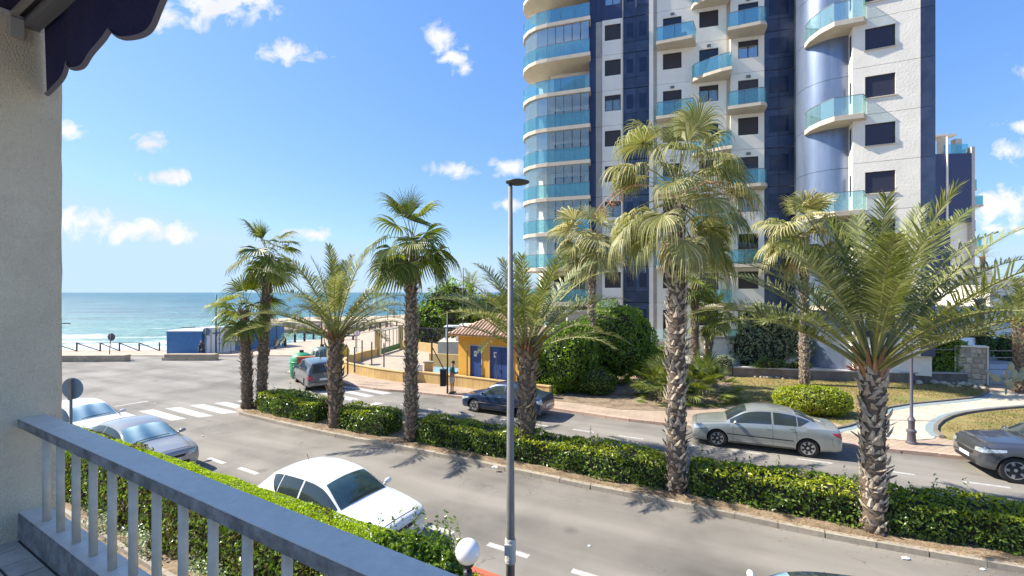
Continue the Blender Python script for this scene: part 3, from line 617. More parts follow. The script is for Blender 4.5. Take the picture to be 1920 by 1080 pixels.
for k in range(0, 11):
    z = FL(k)
    if k % 2 == 0:
        a, b = S(1230, 1.2), S(1300, 1.2)
        if k >= 2:
            balcony(tower, [fp(a + .15, 0), fp(a, 1.15), fp(b - .1, 1.4), fp(b + .05, 1.25), fp(b + .35, 0)], [fp(a + .15, .05), fp(a, 1.15), fp(b, 1.4), fp(b + .35, .05)], z)
        a, b = S(1364, 1.6), S(1440, 1.8)
        balcony(tower, [fp(a + .25, .35), fp(a, 1.7), fp(b - .5, 1.95), fp(b - .15, 1.8), fp(b + .05, 1.4), fp(b + .1, .2)], [fp(a + .25, .4), fp(a, 1.7), fp(b - .5, 1.95), fp(b - .15, 1.8), fp(b + .05, 1.4), fp(b + .1, .25)], z)
    else:
        a, b = S(1296), S(1372, 1.7)
        balcony(tower, [fp(a, 0), fp(a + .12, .5), fp(a + .9, 1.1), fp(a + 1.9, 1.6), fp(b, 1.8), fp(b + .1, .0)], [fp(a + .02, .05), fp(a + .12, .5), fp(a + .9, 1.1), fp(a + 1.9, 1.6), fp(b, 1.8), fp(b + .1, .1)], z)
# curved corner balconies with glazed and open floors
CV = [(6.35, 36.95), (2.9, 38.05), (2.0, 38.5), (1.4, 39.1), (1.02, 39.9), (1.0, 40.8), (1.4, 41.9), (2.4, 43.0)]
IN = [(3.3, 43.2), (6.9, 42), (6.6, 38.1)]
dw = Fac(3.4, 40.55, .9626, -.2709)
for k in range(1, 11):
    z = FL(k)
    balcony(tower, CV + IN, CV, z, .3, 1.05)
    h = (.35, 3.1, z + .05, z + 2.3)
    panel(dw, tower, 0, 3.5, z, FL(k + 1) - .3, [h], X['navy'] if k >= 9 else X['white2'], 0)
    window(dw, tower, *h, 0, 'd' if k in (7, 9) else 'o')
    MB().prism([(3.3, 40.6), (3.42, 40.55), (3.9, 42.2), (3.3, 43.1)], z, z + 2.6).build('wall_panel', X['beige'], tower)
    if k in (8, 6, 5, 4, 3, 2):
        pts = [Vector(q) for q in CV]; c = Vector((4.5, 41)); pts = [q + (c - q).normalized() * .16 for q in pts]
        for a, b in zip(pts, pts[1:]):
            n = max(1, round((b - a).length / .75))
            for i in range(n):
                q0 = a.lerp(b, i / n + .01); q1 = a.lerp(b, (i + 1) / n - .01)
                MB().bar((q0.x, q0.y, z + 1.33), (q1.x, q1.y, z + 1.33), .012, 2.56).build('glazing_panel', X['clear'], tower)
MB().prism([(6.46, 38.0), (6.62, 37.95), (7.1, 39.7), (6.9, 39.75)], FL(0), FL(10.6)).build('wall_panel', X['navy'], tower)
# entrance floor below the curved balconies
MB().prism([(3.2, 40.3), (6.5, 39.4), (6.5, 43), (3.2, 43)], .6, FL(1) - .3).build('wall_panel', X['beige'], tower)
# blue metal cylinder, right wing
mb = MB(); prof = []
cx, cy, cr = 21.85, 31.05, 2.1
vs = []; 
for k in range(0, 11):
    m_ = MB(); m_.lathe((cx, cy, 0), [(cr, FL(k) + (.012 if k else -1.2)), (cr, FL(k + 1) - .012)], 72); m_.build('cladding_panel', X['cyl'], tower, smooth=True, sharp=40)
RF = Fac(21.0, 28.05, .905, -.426)
for k in range(0, 11):
    z0, z1 = FL(k), FL(k + 1)
    sb = RF.s(1726); h = (RF.s(1622), RF.s(1679), z0 + 1.02, z0 + 2.32)
    panel(RF, tower, 0, sb, z0, z1, [h], X['white2'], 0)
    window(RF, tower, *h, 0, 'v')
    RF.mb().box(h[0] - .08, h[1] + .08, .0, .07, h[2] - .08, h[2] - .02).build('sill', X['slab'], tower)
    RF.mb().box(sb + .02, RF.s(1754), -.5, .0, z0 + .01, z1 - .01).build('corner_panel', X['screen'], tower)
    RF.mb().box(.001, .19, -1.15, -.21, z0 + .01, z1 - .01).build('wall_panel', X['white'], tower)
    RF.mb().box(-.62, .19, -1.35, -1.16, z0 + .01, z1 - .01).build('wall_panel', X['beige'], tower)
    RF.mb().box(-.01, .0, -.75, -.35, z0 + 1.0, z0 + 2.3).build('window', X['dark'], tower)
RF.mb().box(.2, RF.s(1754) - .02, -4, -.45, .6, FL(11)).build('core', X['white'], tower)
BR = [(21.62, 27.72), (21.2, 27.42), (19.82, 27.98), (19.5, 28.8), (19.42, 29.7), (19.6, 30.5), (20.1, 31.1)]
for k in (1, 3, 5, 7, 9):
    balcony(tower, BR + [(21.8, 31.0), (21.6, 28.5)], BR, FL(k), .3, 1.1, 'tealL')
# garden furniture on balconies: things of their own
def seat(x, y, z, rz, mat, label):
    e_ = empty('garden_chair', (x, y, z), rz, label, 'chair', 'chairs on the tower balconies')
    m_ = MB()
    for sx_ in (-.2, .2):
        for sy_ in (-.2, .2): MB().tube([(sx_, sy_, 0), (sx_, sy_, .42)], .018, 5).build('leg', X['black'], e_, False)
    MB().box(-.24, .24, -.24, .24, .42, .46).build('seat', X['black'], e_, False)
    MB().box(-.24, .24, .2, .24, .46, .92).build('backrest', X['black'], e_, False)
q = fp(S(1300, 1) - .7, .8); seat(q[0], q[1], FL(8), 1, X['black'], 'dark chair on the small upper balcony left of the main facade')
seat(20.6, 29.0, FL(7), .8, X['black'], 'dark chair leaning on the upper rounded balcony of the right wing')
q = fp(S(1410, 1.2) , 1.1); seat(q[0], q[1], FL(2), 2.5, X['black'], 'dark chair on the lowest visible balcony beside the screen')
seat(4.0, 39.3, FL(4), 2.2, X['black'], 'dark chair behind the curved balcony glass, fourth storey')
# second building far right
tb = empty('distant_apartment_block', (68, 72, .6), label='distant navy and white apartment block with small teal balconies', cat='apartment block')
DB = Fac(63.6, 71.2, .995, -.1)
def du(u): return DB.s(u)
DB.mb().box(-8, du(1782), -8, 0, .6, 22).build('wall', X['navy'], tb)
DB.mb().box(du(1782) + .01, du(1822), -8, -.4, .6, 17.6).build('wall', X['white'], tb)
DB.mb().box(-8, du(1818), -.35, .35, 16.4, 27.0).build('wall', X['navy'], tb)
DB.mb().box(du(1818) + .01, du(1824), -8, .36, .6, 28).build('wall', X['beige'], tb)
DB.mb().box(du(1770), du(1772), .36, .6, 16.4, 29.6).build('pipe', X['white'], tb)
for u, zt in ((1768, 30.0), (1795, 29.5)): DB.mb().box(du(u), du(u) + .9, -1.2, -.3, 27, zt).build('column', X['slab'], tb)
DB.mb().box(-8, du(1798), -3, -.2, 30.0, 30.3).build('pergola', X['white'], tb)
DB.mb().box(du(1773), du(1817), -.25, -.15, 27.0, 28.6).build('glass_panel', X['teal'], tb)
for u2, z in ((1831, 21.9), (1843, 19.4), (1829, 15.6), (1840, 12.9)):
    s_ = DB.mb().box(du(1824) + .01, du(u2), -4, .1, z - .6, z - .3).build('balcony', X['slab'], tb)
    DB.mb().box(du(1824) + .01, du(u2), .0, .06, z - .3, z + 1.1).build('glass_panel', X['teal'], s_)
    DB.mb().box(du(u2) - .06, du(u2), -4, -.05, z - .3, z + 1.1).build('glass_panel', X['teal'], s_)
# ================================================================ CARS
def interp(tab, x):
    """smooth monotone cubic through (x, y...) rows"""
    n = len(tab)
    if x <= tab[0][0]: return list(tab[0][1:])
    if x >= tab[-1][0]: return list(tab[-1][1:])
    i = next(j for j in range(n - 1) if tab[j + 1][0] >= x)
    out = []
    for c in range(1, len(tab[0])):
        def sl(j): return (tab[j + 1][c] - tab[j][c]) / (tab[j + 1][0] - tab[j][0])
        def tg(j):
            if j == 0: return sl(0)
            if j == n - 1: return sl(n - 2)
            a, b = sl(j - 1), sl(j); return 0 if a * b <= 0 else 2 * a * b / (a + b)
        h = tab[i + 1][0] - tab[i][0]; t_ = (x - tab[i][0]) / h; p0, p1, m0, m1 = tab[i][c], tab[i + 1][c], tg(i) * h, tg(i + 1) * h
        out.append((2 * t_**3 - 3 * t_**2 + 1) * p0 + (t_**3 - 2 * t_**2 + t_) * m0 + (-2 * t_**3 + 3 * t_**2) * p1 + (t_**3 - t_**2) * m1)
    return out
# rows: x(0 nose .. 1 tail), top centre z, shoulder z, roof-edge half width, shoulder half width, widest half width, underside z  (fractions of H and W/2)
SHAPES = {
 'hatch': [(0, .43, .39, .52, .68, .74, .16), (.007, .485, .435, .56, .78, .84, .15), (.025, .52, .475, .6, .87, .93, .14), (.06, .545, .505, .64, .925, .975, .14), (.12, .58, .54, .69, .95, 1, .14), (.22, .625, .59, .74, .955, 1, .14), (.275, .66, .61, .78, .965, 1, .14), (.34, .79, .62, .72, .97, 1, .14), (.43, .935, .63, .66, .97, 1, .14), (.52, .985, .635, .65, .97, 1, .14),
           (.64, 1, .645, .66, .97, 1, .14), (.78, .98, .66, .64, .97, 1, .14), (.87, .915, .67, .61, .96, 1, .15), (.925, .82, .66, .60, .955, .99, .16), (.965, .71, .63, .66, .92, .97, .18), (.988, .64, .57, .64, .87, .92, .2), (1, .48, .43, .55, .76, .84, .22)],
 'lift': [(0, .43, .39, .52, .68, .74, .16), (.007, .485, .435, .56, .78, .84, .15), (.025, .52, .475, .6, .87, .93, .14), (.06, .545, .505, .64, .925, .975, .14), (.12, .58, .54, .69, .95, 1, .14), (.2, .615, .58, .74, .955, 1, .14), (.245, .645, .60, .78, .965, 1, .14), (.31, .79, .61, .72, .97, 1, .14), (.39, .93, .62, .66, .97, 1, .14), (.47, .985, .63, .65, .97, 1, .14),
          (.56, 1, .64, .66, .97, 1, .14), (.68, .965, .65, .65, .97, 1, .14), (.78, .87, .66, .62, .97, 1, .14), (.87, .745, .67, .64, .95, .99, .15), (.925, .70, .67, .70, .92, .97, .17), (.965, .695, .655, .7, .90, .96, .18), (.99, .66, .60, .68, .86, .93, .2), (.996, .58, .52, .64, .82, .89, .2), (1, .48, .43, .58, .76, .83, .22)],
 'suv': [(0, .46, .42, .46, .62, .68, .22), (.007, .54, .49, .52, .72, .78, .20), (.025, .60, .545, .58, .82, .87, .19), (.06, .635, .575, .66, .91, .95, .18), (.12, .655, .60, .72, .955, 1, .18), (.21, .675, .62, .76, .965, 1, .18), (.25, .69, .625, .80, .97, 1, .18), (.32, .80, .63, .74, .97, 1, .18), (.39, .92, .615, .70, .97, 1, .18), (.47, .98, .62, .7, .97, 1, .18),
         (.6, 1, .63, .7, .97, 1, .18), (.8, .98, .64, .69, .97, 1, .18), (.91, .93, .65, .66, .96, 1, .2), (.955, .74, .64, .68, .93, .97, .22), (.99, .60, .55, .68, .87, .93, .22), (1, .45, .42, .6, .78, .85, .24)],
 'van': [(0, .38, .35, .5, .68, .74, .16), (.007, .44, .40, .54, .78, .84, .15), (.025, .48, .44, .6, .87, .93, .14), (.06, .51, .47, .65, .93, .98, .13), (.12, .55, .51, .7, .95, 1, .13), (.18, .59, .545, .76, .96, 1, .13), (.24, .69, .56, .76, .97, 1, .13), (.33, .86, .57, .73, .97, 1, .13), (.42, .965, .58, .72, .97, 1, .13), (.5, .99, .585, .72, .97, 1, .13),
         (.65, 1, .59, .73, .97, 1, .13), (.85, .985, .60, .72, .97, 1, .14), (.94, .95, .60, .70, .97, 1, .15), (.965, .78, .59, .72, .95, .98, .18), (.99, .58, .52, .72, .9, .95, .18), (1, .42, .38, .62, .82, .88, .2)]}
SHAPES['box'] = [(0, .30, .28, .6, .75, .8, .13), (.012, .38, .36, .7, .85, .9, .12), (.05, .44, .42, .76, .92, .97, .12), (.12, .55, .46, .78, .96, 1, .12), (.2, .80, .47, .76, .97, 1, .12), (.26, .95, .5, .78, .97, 1, .12), (.4, 1, .5, .82, .97, 1, .12), (.96, 1, .5, .82, .97, 1, .12), (.985, .95, .5, .8, .95, .98, .13), (1, .6, .45, .6, .8, .85, .16)]
NB, NS, NT = 5, 5, 7
def car_section(sh, xn, L, W, H):
    zc, zs, yr, ys, ym, zb = interp(SHAPES[sh], xn); zc *= H; zs *= H; zb *= H; yr *= W / 2; ys *= W / 2; ym *= W / 2
    crown = min(.055, max(.02, (zc - zs) * .25)) if zc - zs > .02 else .01; zr = max(zc - crown, zs + .004)
    x = L / 2 - xn * L; zm = zb + (zs - zb) * .55
    pts = [(0, zb), (ym * .55, zb), (ym * .9, zb), (ym * .97, zb + .07), (ym * .993, zb + (zm - zb) * .5), (ym, zm), (ym * .6 + ys * .4 + .004, zs - (zs - zm) * .42), (ys, zs - .012)]
    for i in range(1, NS + 1):
        f = i / NS; b = math.sin(f * math.pi) * .018 if zc - zs > .15 * H else 0
        pts.append((ys + (yr - ys) * f + b - .006 * (i == 1), zs + (zr - zs) * f))
    for i in range(1, NT + 1):
        y = yr * (1 - i / NT); pts.append((y, zr + (zc - zr) * (1 - (y / yr) ** 2)))
    return x, pts
def make_car(name, sh, L, W, H, paint, fa=.185, ra=.785, wr=.315, loc=(0, 0, 0), rz=0, label='', group='cars parked along the street', rim='spoke', n_sp=7, wind='dark', cat='car', lights=True, tailred=True, plate_rear=True, rimmat=None):
    root = empty(name, loc, rz, label, cat, group)
    K = 64; rows = []
    for i in range(K + 1):
        t_ = i / K; xn = t_ - math.sin(2 * math.pi * t_) / (2 * math.pi) * .55; x, pts = car_section(sh, xn, L, W, H)
        rows.append([(x, y, z) for y, z in pts] + [(x, -y, z) for y, z in pts[-2:0:-1]])
    m_ = len(rows[0]); vs = [q for r in rows for q in r]; fs = []
    for i in range(K):
        for j in range(m_): fs.append((i * m_ + j, i * m_ + (j + 1) % m_, (i + 1) * m_ + (j + 1) % m_, (i + 1) * m_ + j))
    fs += [tuple(range(m_))[::-1], tuple(range(K * m_, (K + 1) * m_))]
    mb = MB(); mb.add(vs, fs); body = mb.mesh('body', [paint, X['black']])
    bmm = bmesh.new(); bmm.from_mesh(body); bmesh.ops.recalc_face_normals(bmm, faces=bmm.faces); bmm.to_mesh(body); bmm.free()
    tree = BVHTree.FromPolygons([tuple(v.co) for v in body.vertices], [tuple(p.vertices) for p in body.polygons])
    bo = link('body', body, root)
    cut = MB(); fx, rx = L / 2 - fa * L, L / 2 - ra * L
    for ax in (fx, rx):
        for s_ in (-1, 1): cut.T = Matrix.Translation((ax, s_ * W / 2, wr)); cut.lathe((0, 0, 0), [(wr * 1.13, -.27), (wr * 1.13, .2)], 40, 0, 'y')
    co = cut.build('cut', X['black'], root, False); b3 = bmesh.new(); b3.from_mesh(co.data); bmesh.ops.recalc_face_normals(b3, faces=b3.faces); b3.to_mesh(co.data); b3.free()
    md = bo.modifiers.new('arches', 'BOOLEAN'); md.object = co; md.operation = 'DIFFERENCE'; md.solver = 'EXACT'; md.material_mode = 'TRANSFER'
    dg = bpy.context.evaluated_depsgraph_get(); ev = bo.evaluated_get(dg); nm_ = bpy.data.meshes.new_from_object(ev); bo.modifiers.clear(); bo.data = nm_; nm_.name = 'body'
    bpy.data.objects.remove(co, do_unlink=True)
    nm_.polygons.foreach_set('use_smooth', [True] * len(nm_.polygons)); nm_.set_sharp_from_angle(angle=R(32))
    def patch(nm, bot, top, d, mat, nu=14, nv=6, off=.006, parent=root, th=0):
        d = Vector(d).normalized(); vs = []; bot = [Vector(b) for b in bot]; top = [Vector(b) for b in top]
        def along(pl, f):
            f *= len(pl) - 1; i = min(int(f), len(pl) - 2); return pl[i].lerp(pl[i + 1], f - i)
        for i in range(nu + 1):
            for j in range(nv + 1):
                q = along(bot, i / nu).lerp(along(top, i / nu), j / nv)
                hit, nr, _, _ = tree.ray_cast(q - d * 3, d)
                if hit is None: hit, nr, _, _ = tree.find_nearest(q)
                if nr.dot(d) > 0: nr = -nr
                vs.append(hit + nr * off)
        fs = [(i * (nv + 1) + j, (i + 1) * (nv + 1) + j, (i + 1) * (nv + 1) + j + 1, i * (nv + 1) + j + 1) for i in range(nu) for j in range(nv)]
        m2 = MB(); m2.add(vs, fs); return m2.build(nm, mat, parent, False, True)
    xs = lambda n: L / 2 - n * L
    def prof(n): return interp(SHAPES[sh], n)
    G_ = {'hatch': ((.285, .432), (.30, .46, .58, .76, .845)), 'lift': ((.255, .392), (.275, .44, .56, .72, .80)), 'suv': ((.26, .395), (.28, .42, .58, .8, .89)), 'van': ((.2, .40), (.24, .42, .56, .78, .93)), 'box': ((.125, .25), (.15, .26, .4, .41, .42))}[sh]
    (w0, w1), (a0, a1, a2, a3, a4) = G_
    # windscreen and rear window seen from above
    def across(n, f): z, zs, yr, ys, ym, zb = prof(n); return [Vector((xs(n) , W / 2 * yr * f * s_, 3)) for s_ in (-1, -.33, .33, 1)]
    patch('windscreen', across(w0, .97), across(w1, .93), (0, 0, -1), CG[wind], 12, 8, .007)
    patch('wiper', [(xs(w0 + .006), -.5 * W / 2 * .9, 3), (xs(w0 + .012), .55 * W / 2, 3)], [(xs(w0 + .012), -.5 * W / 2 * .9, 3), (xs(w0 + .018), .55 * W / 2, 3)], (0, 0, -1), X['black'], 8, 1, .02)
    if sh == 'lift': patch('rear_window', across(.72, .88), across(.845, .92), (0, 0, -1), CG['dark'], 12, 8, .007)
    elif sh == 'hatch': patch('rear_window', across(.915, .88), across(.96, .9), (0, 0, -1), CG['dark'], 12, 8, .007)
    elif sh != 'box':
        zz = prof(.96); patch('rear_window', [(-L, -W * .35, H * .62), (-L, W * .35, H * .62)], [(-L, -W * .30, H * .90), (-L, W * .30, H * .90)], (1, 0, 0), CG['dark'], 10, 6, .008)
    def edge(n, top):  # window line heights
        z, zs, yr, ys, ym, zb = prof(n); z *= H; zs *= H
        cr_ = min(.055, max(.02, (z - zs) * .25)); zr = z - cr_
        return zs + (zr - zs) * (.10 if not top else .88)
    for s_ in (1, -1):
        d = (0, -s_, 0)
        segs = [(a0, a2 - .006, True, False), (a2 + .008, a3 - .004, False, False), (a3 + .004, a4, False, True)]
        if sh == 'box': segs = [(a0, a1 + .1, True, False)]
        ext = .012
        zz0, zz1 = edge(a0, 0), edge(a4, 0)
        for (b0, b1, fst, lst) in segs:
            n = 8; bot = []; top = []
            for i in range(n + 1):
                q = b0 + (b1 - b0) * i / n; zb_ = edge(q, 0); zt_ = max(edge(q, 1), zb_ + .004)
                if lst: zb_ = zb_ + (zt_ - zb_) * max(0, (i / n - .0)) ** 1.5 * .9
                bot.append(Vector((xs(q), 0, zb_))); top.append(Vector((xs(q), 0, zt_)))
            patch('side_window', bot, top, d, CG['dark'], 12, 5, .006)
        # door gaps, handles, rub strip, mirror
        for q in ((a2 + .001), (a0 + .02)): 
            zl = prof(q); patch('door_seam', [(xs(q) - .004, 0, H * .2), (xs(q) - .004, 0, edge(q, 0) - .0)], [(xs(q) + .004, 0, H * .2), (xs(q) + .004, 0, edge(q, 0))], d, X['black'], 10, 1, .004)
        if sh != 'box': patch('door_seam', [(xs(a3) - .004, 0, H * .36), (xs(a3 - .02) - .004, 0, edge(a3, 0))], [(xs(a3) + .004, 0, H * .36), (xs(a3 - .02) + .004, 0, edge(a3, 0))], d, X['black'], 8, 1, .004)
        for q in (a2 - .04, a3 - .035):
            zh = edge(q, 0) - .12; patch('door_handle', [(xs(q) - .07, 0, zh), (xs(q) + .07, 0, zh)], [(xs(q) - .07, 0, zh + .028), (xs(q) + .07, 0, zh + .028)], d, rimmat or X['chrome'], 6, 2, .028)
        patch('sill_strip', [(xs(fa) - wr * 1.2, 0, H * .155), (xs(ra) + wr * 1.2, 0, H * .155)], [(xs(fa) - wr * 1.2, 0, H * .19), (xs(ra) + wr * 1.2, 0, H * .19)], d, X['trim'], 12, 2, .012)
        qm = a0 + .035; ym_ = prof(qm)[3] * W / 2
        mm = MB(); mm.sphere((xs(qm), s_ * (ym_ + .10), edge(qm, 0) + .06), (.06, .11, .065), 10, 6); mm.bar((xs(qm), s_ * ym_ * .93, edge(qm, 0) + .01), (xs(qm), s_ * (ym_ + .08), edge(qm, 0) + .04), .04)
        mm.build('mirror', paint, root, False, True)
        if lights:
            hz = H * (.48 if sh == 'suv' else .41)
            patch('headlight', [(xs(.012), 0, hz - .05), (xs(.115), 0, hz + .06)], [(xs(.018), 0, hz + .08), (xs(.115), 0, hz + .125)], d, X['lamp'], 8, 4, .008)
            y0, y1 = s_ * W * .26, s_ * W * .40
            patch('headlight', [(L, y0, hz - .05), (L, y1, hz - .05)], [(L, y0, hz + .06), (L, y1, hz + .08)], (-1, 0, 0), X['lamp'], 6, 3, .008)
            rz_ = H * (.52 if sh != 'van' else .42); rh = .17 if sh != 'van' else .22
            tm_ = X['tail'] if tailred else X['lamp']
            patch('taillight', [(xs(.945), 0, rz_ + .06), (xs(.993), 0, rz_ - .06)], [(xs(.93), 0, rz_ + .12), (xs(.985), 0, rz_ + rh - .05)], d, tm_, 6, 5, .008)
            patch('taillight', [(-L, s_ * W * .33, rz_ - .04), (-L, s_ * W * .44, rz_ - .05)], [(-L, s_ * W * .36, rz_ + rh), (-L, s_ * W * .44, rz_ + rh)], (1, 0, 0), tm_, 4, 5, .008)
    patch('grille', [(L, -W * .2, H * .36), (L, W * .2, H * .36)], [(L, -W * .23, H * .415), (L, W * .23, H * .415)], (-1, 0, 0), X['black'], 8, 3, .008)
    patch('air_intake', [(L, -W * .3, H * .20), (L, W * .3, H * .20)], [(L, -W * .27, H * .27), (L, W * .27, H * .27)], (-1, 0, 0), X['black'], 8, 3, .008)
    patch('number_plate', [(L, -.26, H * .285), (L, .26, H * .285)], [(L, -.26, H * .285 + .11), (L, .26, H * .285 + .11)], (-1, 0, 0), X['plate'], 4, 2, .02)
    if plate_rear: patch('number_plate', [(-L, -.26, H * .37), (-L, .26, H * .37)], [(-L, -.26, H * .37 + .11), (-L, .26, H * .37 + .11)], (1, 0, 0), X['plate'], 4, 2, .02)
    patch('rear_bumper_line', [(-L, -W * .42, H * .30), (-L, W * .42, H * .30)], [(-L, -W * .42, H * .315), (-L, W * .42, H * .315)], (1, 0, 0), X['black'], 10, 1, .006)
    for s_ in (1, -1):
        patch('bonnet_seam', [(xs(.035), s_ * W * .33, 3), (xs(w0 - .012), s_ * W * .415, 3)], [(xs(.035), s_ * (W * .33 + .008), 3), (xs(w0 - .012), s_ * (W * .415 + .008), 3)], (0, 0, -1), X['black'], 14, 1, .004)
        patch('bumper_seam', [(xs(.05), 0, H * .30), (xs(.085), 0, H * .47)], [(xs(.05) - .008, 0, H * .30), (xs(.085) - .008, 0, H * .47)], (0, -s_, 0), X['black'], 8, 1, .004)
        patch('bumper_seam', [(xs(.94), 0, H * .30), (xs(.93), 0, H * .50)], [(xs(.94) - .008, 0, H * .30), (xs(.93) - .008, 0, H * .50)], (0, -s_, 0), X['black'], 8, 1, .004)
    patch('bonnet_seam', [(xs(.03), -W * .32, 3), (xs(.03), W * .32, 3)], [(xs(.034), -W * .32, 3), (xs(.034), W * .32, 3)], (0, 0, -1), X['black'], 10, 1, .004)
    am = MB(); am.tube([(xs(.74), 0, H * .985), (xs(.765), 0, H * 1.0 + .16)], .006, 5); am.build('aerial', X['black'], root, False)
    # wheels
    wn = 0
    proto = None
    for ax in (fx, rx):
        for s_ in (1, -1):
            e_ = empty('wheel', (ax, s_ * (W / 2 - .035), wr), 0 if s_ > 0 else math.pi, parent=root)
            if proto is None:
                ty = MB(); rr = wr * .68; ty.lathe((0, 0, 0), [(rr, -.19), (wr * .93, -.2), (wr, -.17), (wr, -.03), (wr * .94, .0), (rr * 1.03, .004), (rr, -.01)], 36, 0, 'y'); tyre = ty.mesh('tyre', X['tyre'], True, 30)
                ri = MB(); ri.lathe((0, 0, 0), [(rr * .99, -.012), (rr, .002), (rr * .93, .003), (rr * .90, -.03), (rr * .9, -.1)], 36, 0, 'y')
                ri.lathe((0, 0, 0), [(rr * .16, -.05), (rr * .20, -.012), (rr * .12, -.004), (.001, -.004)], 16, 0, 'y')
                for k in range(n_sp):
                    a = 2 * math.pi * k / n_sp; ca, sa = math.cos(a), math.sin(a); w0_, w1_ = rr * (.12 if rim == 'spoke' else .2), rr * (.17 if rim == 'spoke' else .3)
                    def pt(r_, w_, y): return (ca * r_ - sa * w_, y, sa * r_ + ca * w_)
                    ri.add([pt(rr * .12, -w0_, -.012), pt(rr * .12, w0_, -.012), pt(rr * .93, w1_, -.008), pt(rr * .93, -w1_, -.008), pt(rr * .12, -w0_, -.05), pt(rr * .12, w0_, -.05), pt(rr * .93, w1_, -.05), pt(rr * .93, -w1_, -.05)], [(0, 1, 2, 3), (0, 4, 5, 1), (2, 6, 7, 3), (1, 5, 6, 2), (3, 7, 4, 0)])
                rime = ri.mesh('rim', X['rim'], True, 30)
                hb = MB(); hb.lathe((0, 0, 0), [(rr * .9, -.1), (rr * .9, -.09), (.01, -.09)], 24, 0, 'y'); hbm = hb.mesh('brake_backing', X['black'])
                proto = (tyre, rime, hbm)
            for nm_2, me_ in zip(('tyre', 'rim', 'brake_backing'), proto): link(nm_2, me_, e_)
    return root, patch, tree
def carpaint(n, col, metal=0.0): return M(n, col, .32 if metal else .28, metal, coat=1, pos=False)
CG = {'dark': M('car_glass', (.03, .042, .046), .04, spec=1.0), }
m, t, p, o_ = newmat('windscreen_with_silver_sunshade')
tcn = N(t, 'ShaderNodeTexCoord'); wv = N(t, 'ShaderNodeTexWave', {'Vector': tcn.outputs['Object'], 'Scale': .55, 'Distortion': 4.5, 'Detail': 3}, bands_direction='Y')
rp = N(t, 'ShaderNodeValToRGB', {0: wv.outputs[0]}); rp.color_ramp.elements[0].color = (.20, .36, .42, 1); rp.color_ramp.elements[1].color = (.62, .80, .76, 1)
t.links.new(rp.outputs[0], p.inputs['Base Color']); p.inputs['Roughness'].default_value = .25; p.inputs['Coat Weight'].default_value = 1; p.inputs['Metallic'].default_value = .1; CG['shade'] = m
CG['green'] = M('tinted_windscreen', (.022, .045, .045), .04, col2=(.05, .10, .10), scale=1.5, spec=1.0, pos=False)
X['tyre'] = M('tyre', (.02, .02, .02), .85); X['rim'] = M('alloy', (.55, .55, .55), .3, .8); X['chrome'] = M('chrome', (.6, .6, .6), .15, 1); X['trim'] = M('sill_trim', (.12, .12, .12), .6)
X['lamp'] = M('lamp_glass', (.55, .58, .6), .08, .4, spec=1, coat=1); X['tail'] = M('red_lamp', (.42, .01, .02), .12, coat=1); X['plate'] = M('number_plate', (.75, .75, .72), .4)
PW = carpaint('white_paint', (.80, .80, .79)); PS = carpaint('silver_paint', (.42, .44, .41), .55); PG = carpaint('grey_paint', (.36, .36, .36), .45); PDG = carpaint('dark_grey_paint', (.085, .09, .10), .5)
PB = carpaint('dark_blue_paint', (.022, .045, .10), .35); PV = carpaint('van_grey_paint', (.15, .155, .16), .5)
def ang(dx, dy): return math.atan2(dy, dx)
rt, pc, _ = make_car('parked_car', 'lift', 4.63, 1.76, 1.48, PS, loc=(9.03, 16.55, 0), rz=ang(-.925, .379), label='silver liftback car parked at the far kerb behind the trimmed median hedge')
for s_ in (1, -1): pc('rub_strip', [(1.15, 0, .52), (-.9, 0, .50)], [(1.15, 0, .55), (-.9, 0, .53)], (0, -s_, 0), X['black'], 14, 1, .016)
rt, pc, _ = make_car('parked_car', 'lift', 4.15, 1.70, 1.43, PB, loc=(-.22, 21.15, 0), rz=ang(-.878, .478), label='dark blue car parked opposite the ochre wall, partly behind a palm trunk', rim='disc', n_sp=6, tailred=False)
for s_ in (1, -1): pc('rub_strip', [(1.25, 0, .50), (-1.0, 0, .49)], [(1.25, 0, .535), (-1.0, 0, .525)], (0, -s_, 0), X['chrome'], 14, 1, .016)
make_car('parked_car', 'suv', 4.6, 1.93, 1.70, PDG, loc=(16.4, 13.5, 0), rz=ang(-.935, .355), label='dark grey off-road car entering the right edge of the view', n_sp=5, wr=.375, fa=.16, ra=.79)
make_car('parked_car', 'hatch', 4.02, 1.74, 1.46, PW, loc=(-4.05, 10.56, 0), rz=ang(.879, -.477), label='white hatchback nearest the balcony, bonnet pointing to the right', wind='green')
make_car('parked_car', 'lift', 4.45, 1.78, 1.44, PG, loc=(-12.2, 14.75, 0), rz=ang(.879, -.477), label='grey saloon with a silver sunshade parked between the two white cars', wind='shade')
make_car('parked_car', 'hatch', 4.0, 1.70, 1.48, PW, loc=(-16.0, 17.0, 0), rz=ang(.90, -.43), label='white small car behind the round sign, last in the near row', wind='shade')
make_car('parked_car', 'van', 4.4, 1.79, 1.65, PV, loc=(-11.85, 27.45, 0), rz=ang(-.58, .81), label='grey people carrier seen from behind next to the recycling bins', fa=.17, ra=.80)
rt, pc, _ = make_car('parked_car', 'hatch', 4.2, 1.76, 1.47, PW, loc=(4.25, 6.24, 0), rz=ang(-.955, .28), label='white car cut off by the bottom edge, only its dark roof corner showing', wind='shade')
pc('roof_panel', [(.28, -.56, 3), (-1.25, -.56, 3)], [(.28, .56, 3), (-1.25, .56, 3)], (0, 0, -1), CG['dark'], 14, 10, .008)
for q_ in (-.2, -.75): pc('roof_seam', [(q_, -.56, 3), (q_ - .02, -.56, 3)], [(q_, .56, 3), (q_ - .02, .56, 3)], (0, 0, -1), X['black'], 2, 10, .014)
